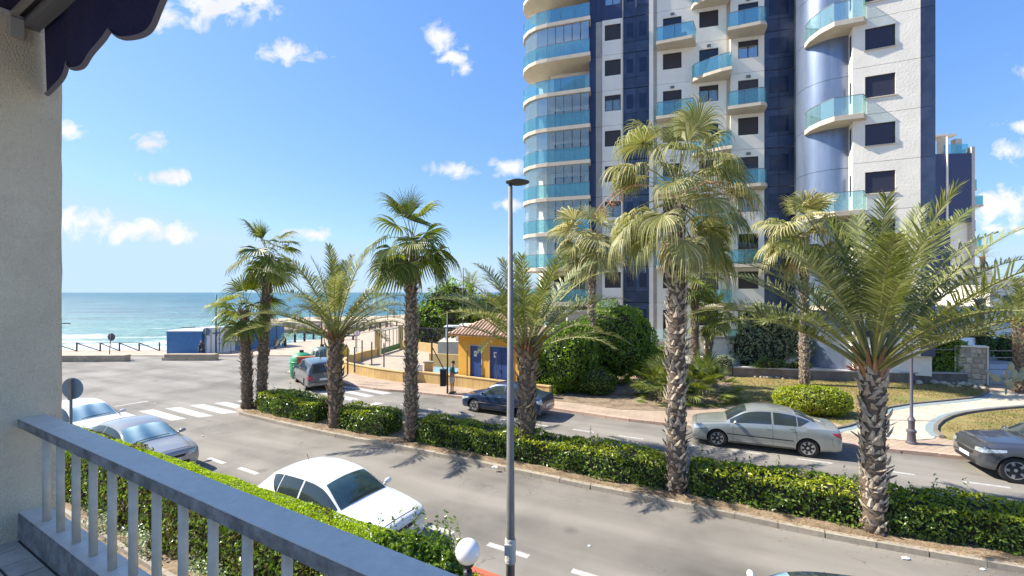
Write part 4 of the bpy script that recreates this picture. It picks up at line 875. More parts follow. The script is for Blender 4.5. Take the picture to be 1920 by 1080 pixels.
rt, pc, _ = make_car('delivery_van', 'box', 5.4, 1.95, 2.3, PW, loc=(30.6, 33.2, .05), rz=ang(-.99, -.1), label='white van parked behind the square clipped hedge and stone pillar', cat='van', group=None)
# ================================================================ STREET FURNITURE
def cyl(mb, a, b, r, n=8, r2=None): mb.tube([a, b], [r, r if r2 is None else r2], n); return mb
# tall street lamp near the balcony
q = P(957, 548, 7.75); lp = empty('street_lamp', (q.x, q.y, 0), label='tall slim grey street lamp crossing the whole picture in front of the road', cat='street lamp')
MB().tube([(0, 0, .25), (0, 0, 1.2), (0, 0, 7.35)], [.078, .074, .036], 16).build('pole', X['steel'], lp, False, True)
MB().lathe((0, 0, 0), [(.14, .1), (.14, .14), (.10, .16), (.098, .27)], 14).build('base_plate', X['steeld'], lp, False, True)
tp = MB(); tp.lathe((0, 0, 0), [(.089, .95), (.095, .97), (.091, 1.1), (.098, 1.2), (.094, 1.32), (.087, 1.36)], 14)
tp.box(-.10, .02, -.105, -.08, 1.12, 1.3); tp.build('tape_wrap', M('white_tape', (.55, .54, .5), .8, bump=1, bscale=40, pos=False), lp, False)
hd = MB(); hd.lathe((.12, 0, 7.42), [(.02, -.035), (.13, -.03), (.20, -.005), (.205, .012), (.12, .04), (.02, .05)], 20); 
hd.build('lamp_head', X['steeld'], lp, False, True); MB().tube([(0, 0, 7.3), (0, 0, 7.40)], .034, 10).build('bracket', X['steeld'], lp, False)
# globe lamp
q = P(877, 1034, 5.75); gl = empty('globe_lamp', (q.x, q.y, 0), label='white globe lamp on a black neck beside the near hedge', cat='garden lamp')
MB().lathe((0, 0, 0), [(.10, .1), (.10, .16), (.045, .2), (.04, 1.92), (.06, 1.96), (.055, 2.04)], 12).build('post', X['black'], gl, False, True)
MB().lathe((0, 0, 0), [(.07, q.z - .18), (.085, q.z - .15), (.08, q.z - .12)], 14).build('collar', X['black'], gl, False, True)
MB().sphere((0, 0, q.z), .155, 28, 18).build('globe', X['globe'], gl, False, True)
# ornamental promenade lamp
ol = empty('street_lamp', (14.35, 16.35, .12), label='dark cast-iron style lamp post on the far pavement near the path', cat='street lamp')
MB().lathe((0, 0, 0), [(.17, 0), (.17, .06), (.135, .09), (.12, .38), (.15, .42), (.15, .47), (.095, .52), (.10, .8), (.125, .84), (.09, .9), (.05, .98), (.045, 3.4), (.04, 4.2)], 14).build('pole', M('lilac_grey_iron', (.10, .09, .11), .5), ol, False, True, 40)
MB().lathe((0, 0, 0), [(.05, 4.2), (.08, 4.25), (.14, 4.5), (.16, 4.55), (.02, 4.7)], 8).build('lantern', X['steeld'], ol, False, True, 30)
def pole(name, x, y, z0, h, r, label, head=None, cat='pole', mat='steeld', group=None):
    e_ = empty(name, (x, y, z0), 0, label, cat, group); MB().tube([(0, 0, 0), (0, 0, h)], [r, r * .7], 8).build('pole', X[mat], e_, False, True)
    if head == 'disc': MB().lathe((0, 0, h + .03), [(.02, -.04), (.42, 0), (.42, .04), (.05, .12)], 12).build('lamp_head', X['steeld'], e_, False)
    if head == 'arm': MB().box(0, .7, -.12, .12, h - .03, h + .05).build('lamp_head', X['steeld'], e_, False)
    if head == 'two': MB().box(-.5, .5, -.1, .1, h - .03, h + .04).build('lamp_head', X['steeld'], e_, False)
    return e_
def gp(u, v, z=0): q = G(u, v, z); return q.x, q.y
x, y = gp(115, 668); pole('street_lamp', x, y, 0, 2.85, .05, 'short street lamp with flat arm at the left end of the sea railing', 'arm', 'street lamp')
x, y = gp(405, 668); lq = pole('street_lamp', x, y, 0, 5.35, .07, 'black tall lamp post in front of the white kiosk wall', None, 'street lamp')
MB().lathe((0, 0, 0), [(.2, 0), (.2, .05), (.12, .3), (.08, .35)], 10).build('base', X['steeld'], lq, False)
x, y = gp(839, 742); pole('street_lamp', x, y, .12, 4.4, .05, 'thin grey pole with a litter bin near the standing man', None, 'street lamp')
lb = empty('litter_bin', (x - .13, y - .02, .12), label='black litter bin strapped to the pole beside the standing man', cat='litter bin')
MB().box(-.24, .06, -.17, .17, .42, 1.25).build('bin_body', X['black'], lb, False); MB().box(-.26, .08, -.19, .19, 1.25, 1.31).build('lid', X['black'], lb, False)
x, y = -3.6, 33.5; pole('street_lamp', x, y, .15, 7.2, .05, 'second thin pole rising behind the orange kiosk roof', None, 'street lamp')
x, y = gp(603, 684); pole('street_lamp', x, y, .05, 4.2, .07, 'dark lamp post behind the recycling bins', 'disc', 'street lamp')
k = 0
for u, Y, h, nm in ((581, 62, 3.4, 'first lamp post on the promenade past the kiosk'), (660, 78, 3.2, 'second lamp post on the promenade towards the headland')):
    q = P(u, 600, Y); pole('street_lamp', q.x, q.y, 0, h, .07, nm, 'two', 'street lamp', group='promenade lamp posts')
for u, Y, zt, lb_ in ((727, 92, 5.7, 'leftmost bare mast by the headland'), (739, 95, 7.2, 'middle bare mast by the headland'), (750, 98, 7.3, 'rightmost bare mast by the headland')):
    q = P(u, 600, Y); pole('mast', q.x, q.y, -1, zt + 1, .09, lb_, None, 'mast', 'steel')
q = P(803, 600, 95); pole('mast', q.x, q.y, -1, 6.2, .08, 'thin dark mast against the sea right of the tall palm', None, 'mast')
# round traffic signs
def sign(u, vb, z0, vc, r, face, label, lean=0, ring=None, H_=None, polem='steel', Y=None, rot=0):
    if Y: q = P(u, 548, Y); x, y = q.x, q.y
    else: x, y = gp(u, vb, z0)
    zc = CAMH - (vc - V0) * y / FPX
    e_ = empty('traffic_sign', (x, y, z0), rot, label, 'traffic sign'); h = zc - z0
    MB().tube([(-lean, 0, 0), (0, 0, h + r * .9)], .035, 8).build('pole', X[polem], e_, False, True)
    MB().lathe((0, .045, h), [(r, -.008), (r, .008), (.001, .008)], 28, 0, 'y').build('disc', X[face], e_, False)
    if ring:
        MB().lathe((0, .03, h), [(r * .8, -.004), (r * .8, .0), (.001, 0)], 28, 0, 'y').build('face', X[ring], e_, False)
    return e_
s_ = sign(133, 0, .1, 729, .305, 'signb', 'round blue-grey sign seen from behind, above the parked white car', Y=12.9); 
MB().box(-.045, .045, -.05, -.02, 2.4, 3.0).build('mounting_strip', X['steel'], s_, False)
sign(208, 672, 0, 632, .32, 'signd', 'round dark sign on a leaning pole before the sea railing', .15)
sign(386, 664, 0, 622, .34, 'signd', 'dark round sign on a leaning pole in front of the white kiosk', .1, 'signb')
sign(433, 664, 0, 621, .30, 'signr', 'red-ringed white round sign before the kiosk window', 0, 'signw')
sign(669, 664, .1, 624, .30, 'signr', 'pale round sign right of the date palm on the promenade', 0, 'signw')
sign(667, 652, .05, 606, .30, 'signd', 'small dark round sign above the pale one on the promenade', 0)
# low stone benches and sea railing
def stonewall(name, a, b, dpt, h, label):
    e_ = empty(name, (a[0], a[1], 0), label=label, cat='low wall'); A, B = Vector(a), Vector(b); L_ = (B - A).length; d = (B - A).normalized(); n = Vector((-d.y, d.x)); k = int(L_ / .9)
    for i in range(k):
        for j in range(2):
            p0 = A + d * (L_ * i / k + .01 + .2 * j); p1 = A + d * (L_ * (i + 1) / k - .01 + .2 * j)
            if p1.x > B.x: p1 = B
            q = [p0, p1, p1 + n * dpt, p0 + n * dpt]; MB().prism([tuple(v) for v in q], h / 2 * j + .005, h / 2 * (j + 1) - .004).build('stone', X['bench'], e_)
    return e_
a, b = gp(40, 679), gp(232, 678); stonewall('stone_wall', (a[0], a[1]), (b[0], b[1]), .7, .5, 'long low stone wall at the left in front of the sea railing')
a, b = gp(303, 676), gp(400, 676); stonewall('stone_wall', (a[0], a[1]), (b[0], b[1]), .7, .5, 'short low stone wall in front of the blue kiosk')
sr = empty('sea_railing', (-35, 42.6, 0), label='black railing with sloping bars along the beach edge', cat='railing')
px_ = [144, 188, 224, 261, 299, 100, 50, 8]
px_ = sorted(px_); pts = [P(u, 600, 42.4 + (u - 144) * .002) for u in px_]
for i, q in enumerate(pts):
    MB().bar((q.x, q.y, 0), (q.x, q.y, .78 + .08 * (i % 2)), .09).build('post', X['steeld'], sr)
    if i < len(pts) - 1:
        r = pts[i + 1]; MB().bar((q.x, q.y, .80), (r.x - .1, r.y, .12), .07).build('sloping_bar', X['steeld'], sr)
        MB().bar((q.x, q.y, .80), (r.x, r.y, .82), .04).build('top_rail', X['steeld'], sr)
# kiosk building
ki = empty('beach_kiosk', (-28, 41, 0), label='blue and white flat-roofed beach kiosk with a dark cross', cat='kiosk')
MB().prism([(-31.0, 40.85), (-27.85, 40.85), (-27.85, 43.6), (-31.0, 43.4)], .05, 2.0).build('storage_box', X['hutb'], ki)
MB().prism([(-31.1, 40.75), (-27.75, 40.75), (-27.2, 43.8), (-31.1, 43.6)], 2.0, 2.1).build('roof', X['hutw'], ki)
KF = Fac(-27.4, 40.9, 3.9, 5.7)
Lk = lambda u: KF.s(u)
KF.mb().box(-.0, Lk(422) , -2.5, 0, .05, 2.35).build('wall', X['hutw'], ki)
KF.mb().box(Lk(422) + .01, Lk(441), -2.5, -.02, .05, 2.25).build('wall', X['hutw'], ki)
KF.mb().box(Lk(424), Lk(439), -.015, .03, .95, 1.9).build('window', X['frame'], ki); w_ = ki.children[-1]
for i in range(3): KF.mb().box(Lk(424) + .08 + i * .62, Lk(424) + .62 + i * .62, .035, .05, 1.0, 1.85).build('pane', X['signw'], w_)
KF.mb().box(Lk(441) + .01, Lk(500), -2.5, .01, .05, 2.15).build('wall', X['hutb'], ki)
KF.mb().box(Lk(500) + .01, Lk(504), -2.5, .03, .05, 2.3).build('wall', X['hutw'], ki)
KF.mb().box(Lk(504) + .01, Lk(533), -2.5, .0, .05, 2.2).build('wall', X['hutb'], ki)
KF.mb().box(Lk(518), Lk(519), .005, .03, .1, 2.15).build('joint', X['frame'], ki)
KF.mb().box(Lk(459), Lk(460), .015, .03, .1, 2.1).build('joint', X['frame'], ki)
sx0 = Lk(398); KF.mb().box(sx0 + .25, sx0 + .42, .004, .03, 1.55, 2.1).build('cross_upright', X['hutb'], ki); KF.mb().box(sx0 + .02, sx0 + .65, .006, .034, 1.75, 1.92).build('cross_bar', X['hutb'], ki)
for (uu, zz) in ((383, .75), (383, 1.1), (386, 1.3), (380, 1.0), (409, 1.2), (409, .8), (413, .8), (391, 1.6), (412, 1.55)):
    KF.mb().box(Lk(uu) + .0, Lk(uu) + .09, .004, .02, zz, zz + .09).build('dot', X['hutb'], ki)
for u in (395, 411): KF.mb().box(Lk(u), Lk(u) + .05, .004, .012, .1, 2.2).build('door_gap', X['frame'], ki)
MB().bar((-30.5, 42, 2.3), (-27.6, 41.6, 2.4), .06).build('roof_rail', X['steeld'], ki)
# bollards along the promenade edge
for i, (u, v) in enumerate(((516, 656), (535, 651), (553, 643), (571, 641), (588, 637), (629, 630), (641, 627), (655, 624), (668, 621), (682, 619), (696, 617), (712, 616), (726, 614), (744, 613))):
    x, y = gp(u, v); e_ = MB().box(x - .09, x + .09, y - .09, y + .09, .05, 1.0).build('bollard', X['steeld'])
    tag(e_, ('dark square bollard %s on the promenade edge' % (['beside the kiosk end', 'just right of the kiosk', 'standing alone before the surf', 'next to the first promenade lamp', 'left of the bins', 'behind the date palm crown', 'under the left palm fronds', 'by the small round sign', 'right of the small round sign', 'above the courtyard gate post', 'in the middle of the distant row', 'right of the middle of the distant row', 'near the distant headland', 'last before the tall palm trunk'][i])), 'bollard', 'bollards on the promenade edge')
br = empty('promenade_railing', (-20, 64, 0), label='dark wooden railing along the distant promenade curve', cat='railing')
for zz in (.5, .95): MB().bar((-21.4, 58, zz), (-19.2, 72, zz), .08).build('rail', X['steeld'], br)
for i in range(9): MB().bar((-21.4 + 2.2 * i / 8, 58 + 14 * i / 8, .05), (-21.4 + 2.2 * i / 8, 58 + 14 * i / 8, 1.1), .1).build('post', X['steeld'], br)
# bench
be = empty('bench', (-25.0, 45.2, .05), .6, 'dark bench at the right end of the beach kiosk', 'bench')
for s_ in (-.6, .6): MB().bar((s_, -.2, 0), (s_, -.2, .45), .05).build('leg', X['steeld'], be, False); MB().bar((s_, .2, 0), (s_, .3, .85), .05).build('leg', X['steeld'], be, False)
MB().box(-.75, .75, -.25, .25, .43, .47).build('seat', X['steeld'], be, False); MB().box(-.75, .75, .25, .29, .55, .85).build('backrest', X['steeld'], be, False)
b2 = empty('bench', (-19.3, 52.6, .05), .2, 'dark flat bench left of the pale sign on the promenade', 'bench')
MB().box(-1.2, 1.2, -.3, .3, .4, .5).build('seat', X['steeld'], b2, False); MB().box(-1, -.8, -.2, .2, 0, .4).build('leg', X['steeld'], b2, False); MB().box(.8, 1, -.2, .2, 0, .4).build('leg', X['steeld'], b2, False)
# recycling containers
def bell(x, y, z, mat, label, s=1.0, front=None, ribs=False):
    e_ = empty('recycling_bin', (x, y, z), .3, label, 'recycling bin', 'recycling bins by the promenade')
    m_ = MB(); m_.lathe((0, 0, 0), [(.55 * s, 0), (.66 * s, .1), (.72 * s, .9), (.70 * s, 1.15), (.60 * s, 1.42), (.36 * s, 1.58), (.1 * s, 1.63)], 28); m_.build('body', X[mat], e_, False, True)
    MB().box(-.12, .12, -.08, .08, 1.6, 1.78).build('lifting_hook', X['steeld'], e_, False)
    m_ = MB(); m_.lathe((0, 0, 0), [(.735 * s, 1.02), (.745 * s, 1.05), (.735 * s, 1.08)], 28); m_.build('rim', X[mat], e_, False, True)
    if front: MB().box(-.15, .85, -.86, -.60, .45, 1.38).build('panel', X[front], e_, False); MB().box(-.18, .88, -.88, -.58, 1.38, 1.44).build('panel_cap', M('orange_cap', (.6, .2, .08), .5), e_, False)
    if ribs:
        for k in range(7):
            a = -2.4 + k * .35; MB().tube([(math.cos(a) * .62 * s, math.sin(a) * .62 * s, 1.4), (math.cos(a) * .725 * s, math.sin(a) * .725 * s, 1.1), (math.cos(a) * .74 * s, math.sin(a) * .74 * s, .8)], .03, 5).build('rib', X['steel'], e_, False)
    return e_
bell(-13.75, 29.75, .0, 'bing', 'green bell-shaped bottle bank with a red panel behind the grey people carrier', 1.0, 'binr')
bell(-13.6, 32.6, .05, 'bing2', 'grey-green ribbed recycling container behind the green bottle bank', 1.05, None, True)
bell(-13.0, 34.4, .05, 'biny', 'yellow recycling container nearest the courtyard wall', .95)
# ================================================================ COURTYARD WALL, HUT
wl = empty('courtyard_wall', (-4, 27, 0), label='low ochre block wall curving round the sports court', cat='wall')
WP = [G(u, v, .75) for u, v in [(1032, 724), (1025, 723), (944, 714), (861, 704), (792, 697), (758, 697), (705, 690), (668, 683)]]
WP = [Vector((q.x, q.y, 0)) for q in WP] + [Vector((-11.45, 31.3, 0)), Vector((-11.95, 32.2, 0)), Vector((-12.25, 33.6, 0)), Vector((-12.3, 35.3, 0)), Vector((-12.1, 37, 0)), Vector((-11.5, 38.6, 0))]
for i, (a, b) in enumerate(zip(WP, WP[1:])):
    ln = (b - a).length; k = max(1, round(ln / 1.2))
    for j in range(k):
        p0 = a.lerp(b, j / k); p1 = a.lerp(b, (j + 1) / k); d_ = (p1 - p0).normalized()
        MB().bar(p0 + Vector((0, 0, .39)), p1 - d_ * .006 + Vector((0, 0, .39)), .2, .64).build('wall_block', X['ochreb'], wl)
    MB().bar(a + Vector((0, 0, .735)), b + Vector((0, 0, .735)), .26, .05).build('coping', X['ochre'], wl)
x, y = gp(672 / 1.0, 560) if False else (0, 0)
MB().box(-5.35, -4.85, 27.75, 28.05, .12, 1.25).build('pier', X['ochre'], wl); MB().box(-5.42, -4.78, 27.7, 28.1, 1.25, 1.32).build('pier_cap', X['kerb'], wl)
MB().box(-5.9, -5.45, 27.62, 27.78, .5, 1.15).build('meter_panel', X['signw'], wl)
fpst = empty('wall_fence', (-8, 30, .75), label='row of thin metal posts without mesh on the ochre wall', cat='fence')
for u, v, tp_ in ((652, 700, 1.9), (665, 697, 1.9), (679, 679, 1.9), (697, 683, 1.9), (720, 687, 1.9)):
    q = G(u, v, .75); MB().bar((q.x, q.y, .7), (q.x, q.y, 2.25), .07).build('post', X['steel'], fpst)
q = (-5.15, 28.0); MB().bar((-4.95, 28.1, .7), (-4.95, 28.1, 2.6), .09).build('post', X['bark'], fpst); MB().bar((-4.95, 28.1, 2.2), (-4.1, 27.75, .75), .05).build('brace', X['steeld'], fpst)
for t_ in (.15, .55, .9):
    q = WP[1].lerp(WP[3], t_); MB().bar((q.x, q.y + .05, .7), (q.x, q.y + .05, 2.2), .06).build('post', X['steel'], fpst)
gt = empty('courtyard_gate', (-11, 40.5, .1), label='green metal sliding gate between two ochre pillars', cat='gate')
ga, gb = Vector((-11.25, 39.2, 0)), Vector((-10.7, 43.6, 0))
MB().bar((ga.x, ga.y, .45), (gb.x, gb.y, .45), .06, .5).build('kick_panel', X['green'], gt); MB().bar((ga.x, ga.y, 2.2), (gb.x, gb.y, 2.2), .06).build('top_rail', X['green'], gt)
for i in range(6):
    q = ga.lerp(gb, i / 5); MB().bar((q.x, q.y, .2), (q.x, q.y, 2.2), .05).build('upright', X['green'], gt)
for i, (x, y) in enumerate(((-11.45, 38.8), (-10.75, 44.0))):
    e_ = empty('gate_pillar', (x, y, .1), 0, ('near' if i == 0 else 'far') + ' ochre pillar of the green courtyard gate', 'pillar'); MB().box(-.2, .2, -.2, .2, 0, 2.25).build('shaft', X['ochre'], e_, False); MB().box(-.25, .25, -.25, .25, 2.25, 2.31).build('cap', X['kerb'], e_, False)
bw = empty('back_wall', (-4, 40, 0), label='ochre back wall of the court below the green trees', cat='wall')
MB().bar((-10.4, 43.6, .5), (-4.6, 38.6, .5), .2, .9).build('wall', X['ochre'], bw); MB().bar((-6.0, 33.2, .6), (-3.0, 32.2, .6), .2, 1.0).build('wall', X['ochre'], bw)
MB().box(-5.9, -3.2, 36.2, 39, .1, 1.6).build('wall', X['beige'], bw)
pg = empty('white_pavilion', (-3, 40, 0), label='small white pavilion with a thin post behind the orange kiosk', cat='pavilion')
MB().box(-4.6, 1.5, 37.2, 41, 1.6, 2.75).build('wall', X['white'], pg); MB().box(-5.6, -4.6, 37.2, 39, 2.65, 2.75).build('canopy', X['hutw'], pg); MB().bar((-5.4, 37.3, .1), (-5.4, 37.3, 2.65), .1).build('post', X['hutw'], pg)
MB().add([(-3.0, 38, 2.75), (4, 38, 2.75), (4, 42, 2.75), (-3, 42, 2.75), (2, 40, 3.5)], [(0, 1, 4), (1, 2, 4), (2, 3, 4), (3, 0, 4)]).build('green_canopy', M('green_canvas', (.18, .26, .2), .8), pg)
# orange hut
hut = empty('transformer_hut', (-3.1, 26.7, .12), label='orange hut with two blue doors and a terracotta tiled roof', cat='hut')
HF = Fac(-3.15, 26.72, .865, -.502); HL = 4.15; HD = 3.4
d1 = (.85, 1.64, .35, 2.48); d2 = (2.2, 3.72, .2, 2.5)
panel(HF, hut, 0, HL, .14, 3.02, [d1, d2], X['yellow'], 0, .1, 0)
HF.mb().box(0, HL, -HD, -.11, .14, 3.0).build('wall', X['yellow'], hut)
for dd in (d1, d2):
    f_ = HF.mb()
    for q in ((dd[0] - .05, dd[1] + .05, dd[3], dd[3] + .05), (dd[0] - .05, dd[0], dd[2], dd[3]), (dd[1], dd[1] + .05, dd[2], dd[3])): f_.box(q[0], q[1], .001, .03, q[2], q[3])
    fr_ = f_.build('door_frame', X['cap'], hut)
    n = 1 if dd is d1 else 2; wd_ = (dd[1] - dd[0]) / n
    for i in range(n):
        a = dd[0] + i * wd_ + .02; b = dd[0] + (i + 1) * wd_ - .02
        dr = HF.mb().box(a, b, -.09, -.05, dd[2] + .02, dd[3] - .02).build('door', X['doorb'], hut)
        if i == 0:
            m_ = HF.mb(); m_.box(a + .22, a + .40, -.048, -.04, dd[3] - .62, dd[3] - .3); m_.build('warning_plate', X['plate'], dr)
            m_ = HF.mb(); m_.box(a + .27, a + .35, -.039, -.036, dd[3] - .5, dd[3] - .38); m_.build('warning_mark', X['black'] if n == 2 else X['steel'], dr)
        HF.mb().box(b - .1, b - .05, -.05, -.02, dd[2] + .9, dd[2] + 1.05).build('handle', X['steeld'], dr)
def hp(s, off): return tuple((HF.o + HF.d * s + HF.n * off)[:2])
e0, e1, e2, e3 = hp(-.45, .45), hp(HL + .45, .45), hp(HL + .45, -HD - .45), hp(-.45, -HD - .45)
MB().prism([e0, e1, e2, e3], 3.02, 3.10).build('eaves', X['yellow'], hut)
zr_ = 4.25; r0, r1 = hp(1.9, -HD / 2), hp(HL - 1.9, -HD / 2); E = [Vector((*q, 3.12)) for q in (e0, e1, e2, e3)]; R0, R1 = Vector((*r0, zr_)), Vector((*r1, zr_))
MB().add([*E, R0, R1], [(0, 1, 5, 4), (1, 2, 5), (2, 3, 4, 5), (3, 0, 4), (3, 2, 1, 0)]).build('roof', X['roof'], hut); roofp = hut.children[-1]
def tiles(A, B, tl, tr, n):
    """barrel tiles running up one roof face, clipped to its hips"""
    for i in range(n):
        f = (i + .5) / n; base = A.lerp(B, f)
        ridge_l = 0; up = ((tl + tr) / 2 - (A + B) / 2); ax = (B - A).normalized(); up = up - ax * up.dot(ax)
        s_ = (base - A).dot(ax); LA = (tl - A).dot(ax); LB = (B - A).length - (tr - A).dot(ax); L_ = (B - A).length
        fr_ = min(1, s_ / max(.01, LA), (L_ - s_) / max(.01, LB)) 
        top = base + up * fr_
        w_ = L_ / n * .34
        MB().tube([base - up.normalized() * .05 + Vector((0, 0, .015)), top + Vector((0, 0, .02))], w_, 6).build('tile_row', X['roof'], roofp)
tiles(E[0], E[1], R0, R1, 22); tiles(E[3], E[0], R0, R0, 16); tiles(E[1], E[2], R1, R1, 16)
# ================================================================ RIGHT: stone pillar, rails, gate, low buildings
pl = empty('stone_pillar', (27.3, 27.1, .1), -.55, 'pillar of rough pale field stones with white edges beside the gate', 'pillar')
MB().box(-.68, .66, -.2, .45, 0, 2.2).build('core', X['mortar'], pl, False)
for zi in range(7):
    xx = -.60
    while xx < .56:
        ww = random.uniform(.2, .42); ww = min(ww, .6 - xx)
        if ww > .08:
            z0 = .04 + zi * .305 + random.uniform(-.02, .02); hh = .27 + random.uniform(-.03, .03); m_ = MB(); yo = random.uniform(.02, .06)
            j = [random.uniform(-.03, .03) for _ in range(8)]
            m_.add([(xx + .02, -.2, z0), (xx + ww - .01, -.2, z0 + j[0]), (xx + ww, -.2, z0 + hh), (xx, -.2, z0 + hh + j[1]), (xx + .05, -.2 - yo, z0 + .05), (xx + ww - .06, -.2 - yo, z0 + .05 + j[2]), (xx + ww - .05, -.2 - yo, z0 + hh - .05), (xx + .04, -.2 - yo, z0 + hh - .05 + j[3])], [(4, 5, 6, 7), (0, 1, 5, 4), (1, 2, 6, 5), (2, 3, 7, 6), (3, 0, 4, 7)])
            m_.build('stone', X['stone'], pl, False)
        xx += ww
MB().box(-.74, -.681, -.22, .45, 0, 2.22).build('edge_strip', X['white'], pl, False); MB().box(.661, .72, -.22, .45, 0, 2.22).build('edge_strip', X['white'], pl, False); MB().box(-.76, .74, -.24, .47, 2.2, 2.28).build('cap', X['white'], pl, False)
rl = empty('terrace_railing', (24, 27.4, .7), label='thin white rail on posts left of the stone pillar', cat='railing')
MB().bar((21.2, 27.7, 2.12), (26.7, 27.2, 2.12), .06).build('top_rail', X['steel'], rl)
for x in (22.0, 24.65): MB().bar((x, 27.45, .7), (x, 27.45, 2.12), .06).build('post', X['hutw'], rl)
gg = empty('garden_gate', (29.3, 27, .1), label='horizontal bar gate right of the stone pillar', cat='gate')
for z in (.45, 1.0, 1.35, 1.7, 2.1): MB().bar((28.1, 26.9, z), (31.5, 26.7, z), .05).build('bar', X['steel'], gg)
for x in (28.15, 31.4): MB().bar((x, 26.9, .15), (x, 26.9, 2.15), .07).build('post', X['steel'], gg)
def bld(name, x0, x1, y0, y1, z0, z1, label, wins=(), mat='white', cat='building', band='cap'):
    e_ = empty(name, ((x0 + x1) / 2, (y0 + y1) / 2, z0), 0, label, cat); MB().box(x0, x1, y0, y1, z0, z1).build('wall', X[mat], e_); MB().box(x0 - .1, x1 + .1, y0 - .1, y1 + .1, z1, z1 + .18).build('roof', X[band], e_)
    for (a, b, c, d) in wins:
        w_ = MB().box(a, b, y0 - .06, y0 + .02, c, d).build('window', X['frame'], e_); MB().box(a + .08, b - .08, y0 - .085, y0 - .065, c + .08, d - .08).build('pane', X['dark'], w_)
    return e_
bld('boundary_wall', 13.2, 19.6, 31.0, 31.3, .6, 2.35, 'white boundary wall behind the small palms at the tower foot', cat='wall')
bld('boundary_wall', 19.8, 26.2, 30.6, 30.9, .6, 2.6, 'white boundary wall behind the big date palm trunk', cat='wall')
bld('low_building', 40, 52, 46, 54, 0, 3.9, 'low white seaside building with a dark strip of windows at far right', [(41, 43, 1.2, 2.6), (44, 47, 1.2, 2.6), (48, 51, 1.2, 2.6)])
bld('low_building', 52.5, 80, 50, 60, 0, 6.2, 'long white building beyond the palms at the right edge', [(54, 56, 1, 2.4), (58, 60, 1, 2.4), (62, 64, 1, 2.4), (54, 56, 4, 5.2), (58, 60, 4, 5.2)])
bld('low_building', 66, 76, 72, 80, 0, 9.4, 'pale distant building with an orange roof edge at the right', [(67.5, 69, 6.6, 8.2), (71, 72.5, 6.6, 8.2), (67.5, 69, 3, 4.6), (71, 72.5, 3, 4.6)], 'white', band='yellow')
bld('low_building', 77, 95, 76, 84, 0, 7.6, 'lower white building at the far right edge behind the palms', [(78, 80, 4.6, 6.2), (82, 84, 4.6, 6.2), (86, 88, 4.6, 6.2)], 'white', band='roof')
bld('low_building', 34, 40, 36, 37, .1, 2.9, 'white garden wall block behind the gate', cat='wall')
bld('garage_block', 4.5, 7.6, 37.0, 38.6, .6, 3.9, 'brown and white entrance block left of the tower behind the palm fronds', [(5, 6.2, 1.4, 2.6)], 'beige')
gcv = empty('glass_canopy', (11.2, 33.8, .6), label='pale green glass canopy at the tower entrance', cat='canopy')
for i in range(3): MB().add([(9.6 + i * 1.1, 33.2, 2.0), (10.66 + i * 1.1, 33.1, 2.0), (10.66 + i * 1.1, 34.4, 2.75), (9.6 + i * 1.1, 34.5, 2.75)], [(0, 1, 2, 3)]).build('glass_panel', X['tealL'], gcv)
MB().bar((9.5, 33.1, 1.98), (12.9, 33.0, 1.98), .05).build('beam', X['hutw'], gcv)
for x in (9.6, 11.2, 12.8): MB().bar((x, 33.1, .6), (x, 33.1, 1.95), .06).build('post', X['hutw'], gcv)
hl = MB(); hl.add([(-22, 84, -2), (-50, 92, -2), (-45, 104, -2), (-20, 112, -2), (-10, 90, -2), (-24, 88, -.2), (-42, 94, -.6), (-40, 101, -.3), (-20, 108, .6), (-8, 92, .6)], [(0, 5, 6, 1), (1, 6, 7, 2), (2, 7, 8, 3), (3, 8, 9, 4), (0, 4, 9, 5), (5, 9, 8, 7, 6)])
hl.build('headland', X['sand'])['kind'] = 'structure'
rsh = empty('rocky_shore', (-35, 86, -1.5), kind='structure')
for i in range(46):
    f = random.random(); x = -20 - 30 * f + random.uniform(-2, 2); y = 82 + 8 * f + random.uniform(-1.5, 2.5); m_ = MB(); s = random.uniform(.5, 1.5); m_.sphere((0, 0, 0), (s, s * .8, s * .55), 7, 5)
    for j, v in enumerate(m_.v): m_.v[j] = v * (1 + .35 * nz3(v, 1.1, i * 3))
    o = m_.build('rock', X['rock'], rsh, False); o.location = (x + 35, y - 86, random.uniform(-.3, .7))
# rocks edging the lawn
sb1 = empty('stone_border', tuple(G(1760, 716, .15)), label='border of pale rounded stones under the white rail along the lawn', cat='stone border')
sb2 = empty('stone_border', tuple(G(1430, 706, .15)), label='row of small stones at the foot of the dark retaining wall', cat='stone border')
def rock(u, v, s, par):
    q = G(u, v, .15); m_ = MB(); m_.sphere((0, 0, 0), (s, s * .75, s * .6), 8, 6); sd = random.random() * 90
    for j, vv in enumerate(m_.v): m_.v[j] = vv * (1 + .4 * nz3(vv / s, 1.2, sd))
    m_.T = Matrix(); o = m_.build('stone', X['stone'], par, False); o.location = (q.x - par.location.x, q.y - par.location.y, s * .3); o.rotation_euler = (0, 0, random.uniform(0, 6))
for i in range(34):
    f = i / 33; u = 1678 + f * 165; v = 707 + f * 18 + random.uniform(-3, 3) + (5 if i % 3 == 0 else 0); rock(u, v, random.uniform(.13, .24), sb1)
for i in range(20):
    f = i / 19; rock(1375 + f * 110, 703 + f * 6 + random.uniform(-1, 3), random.uniform(.1, .17), sb2)
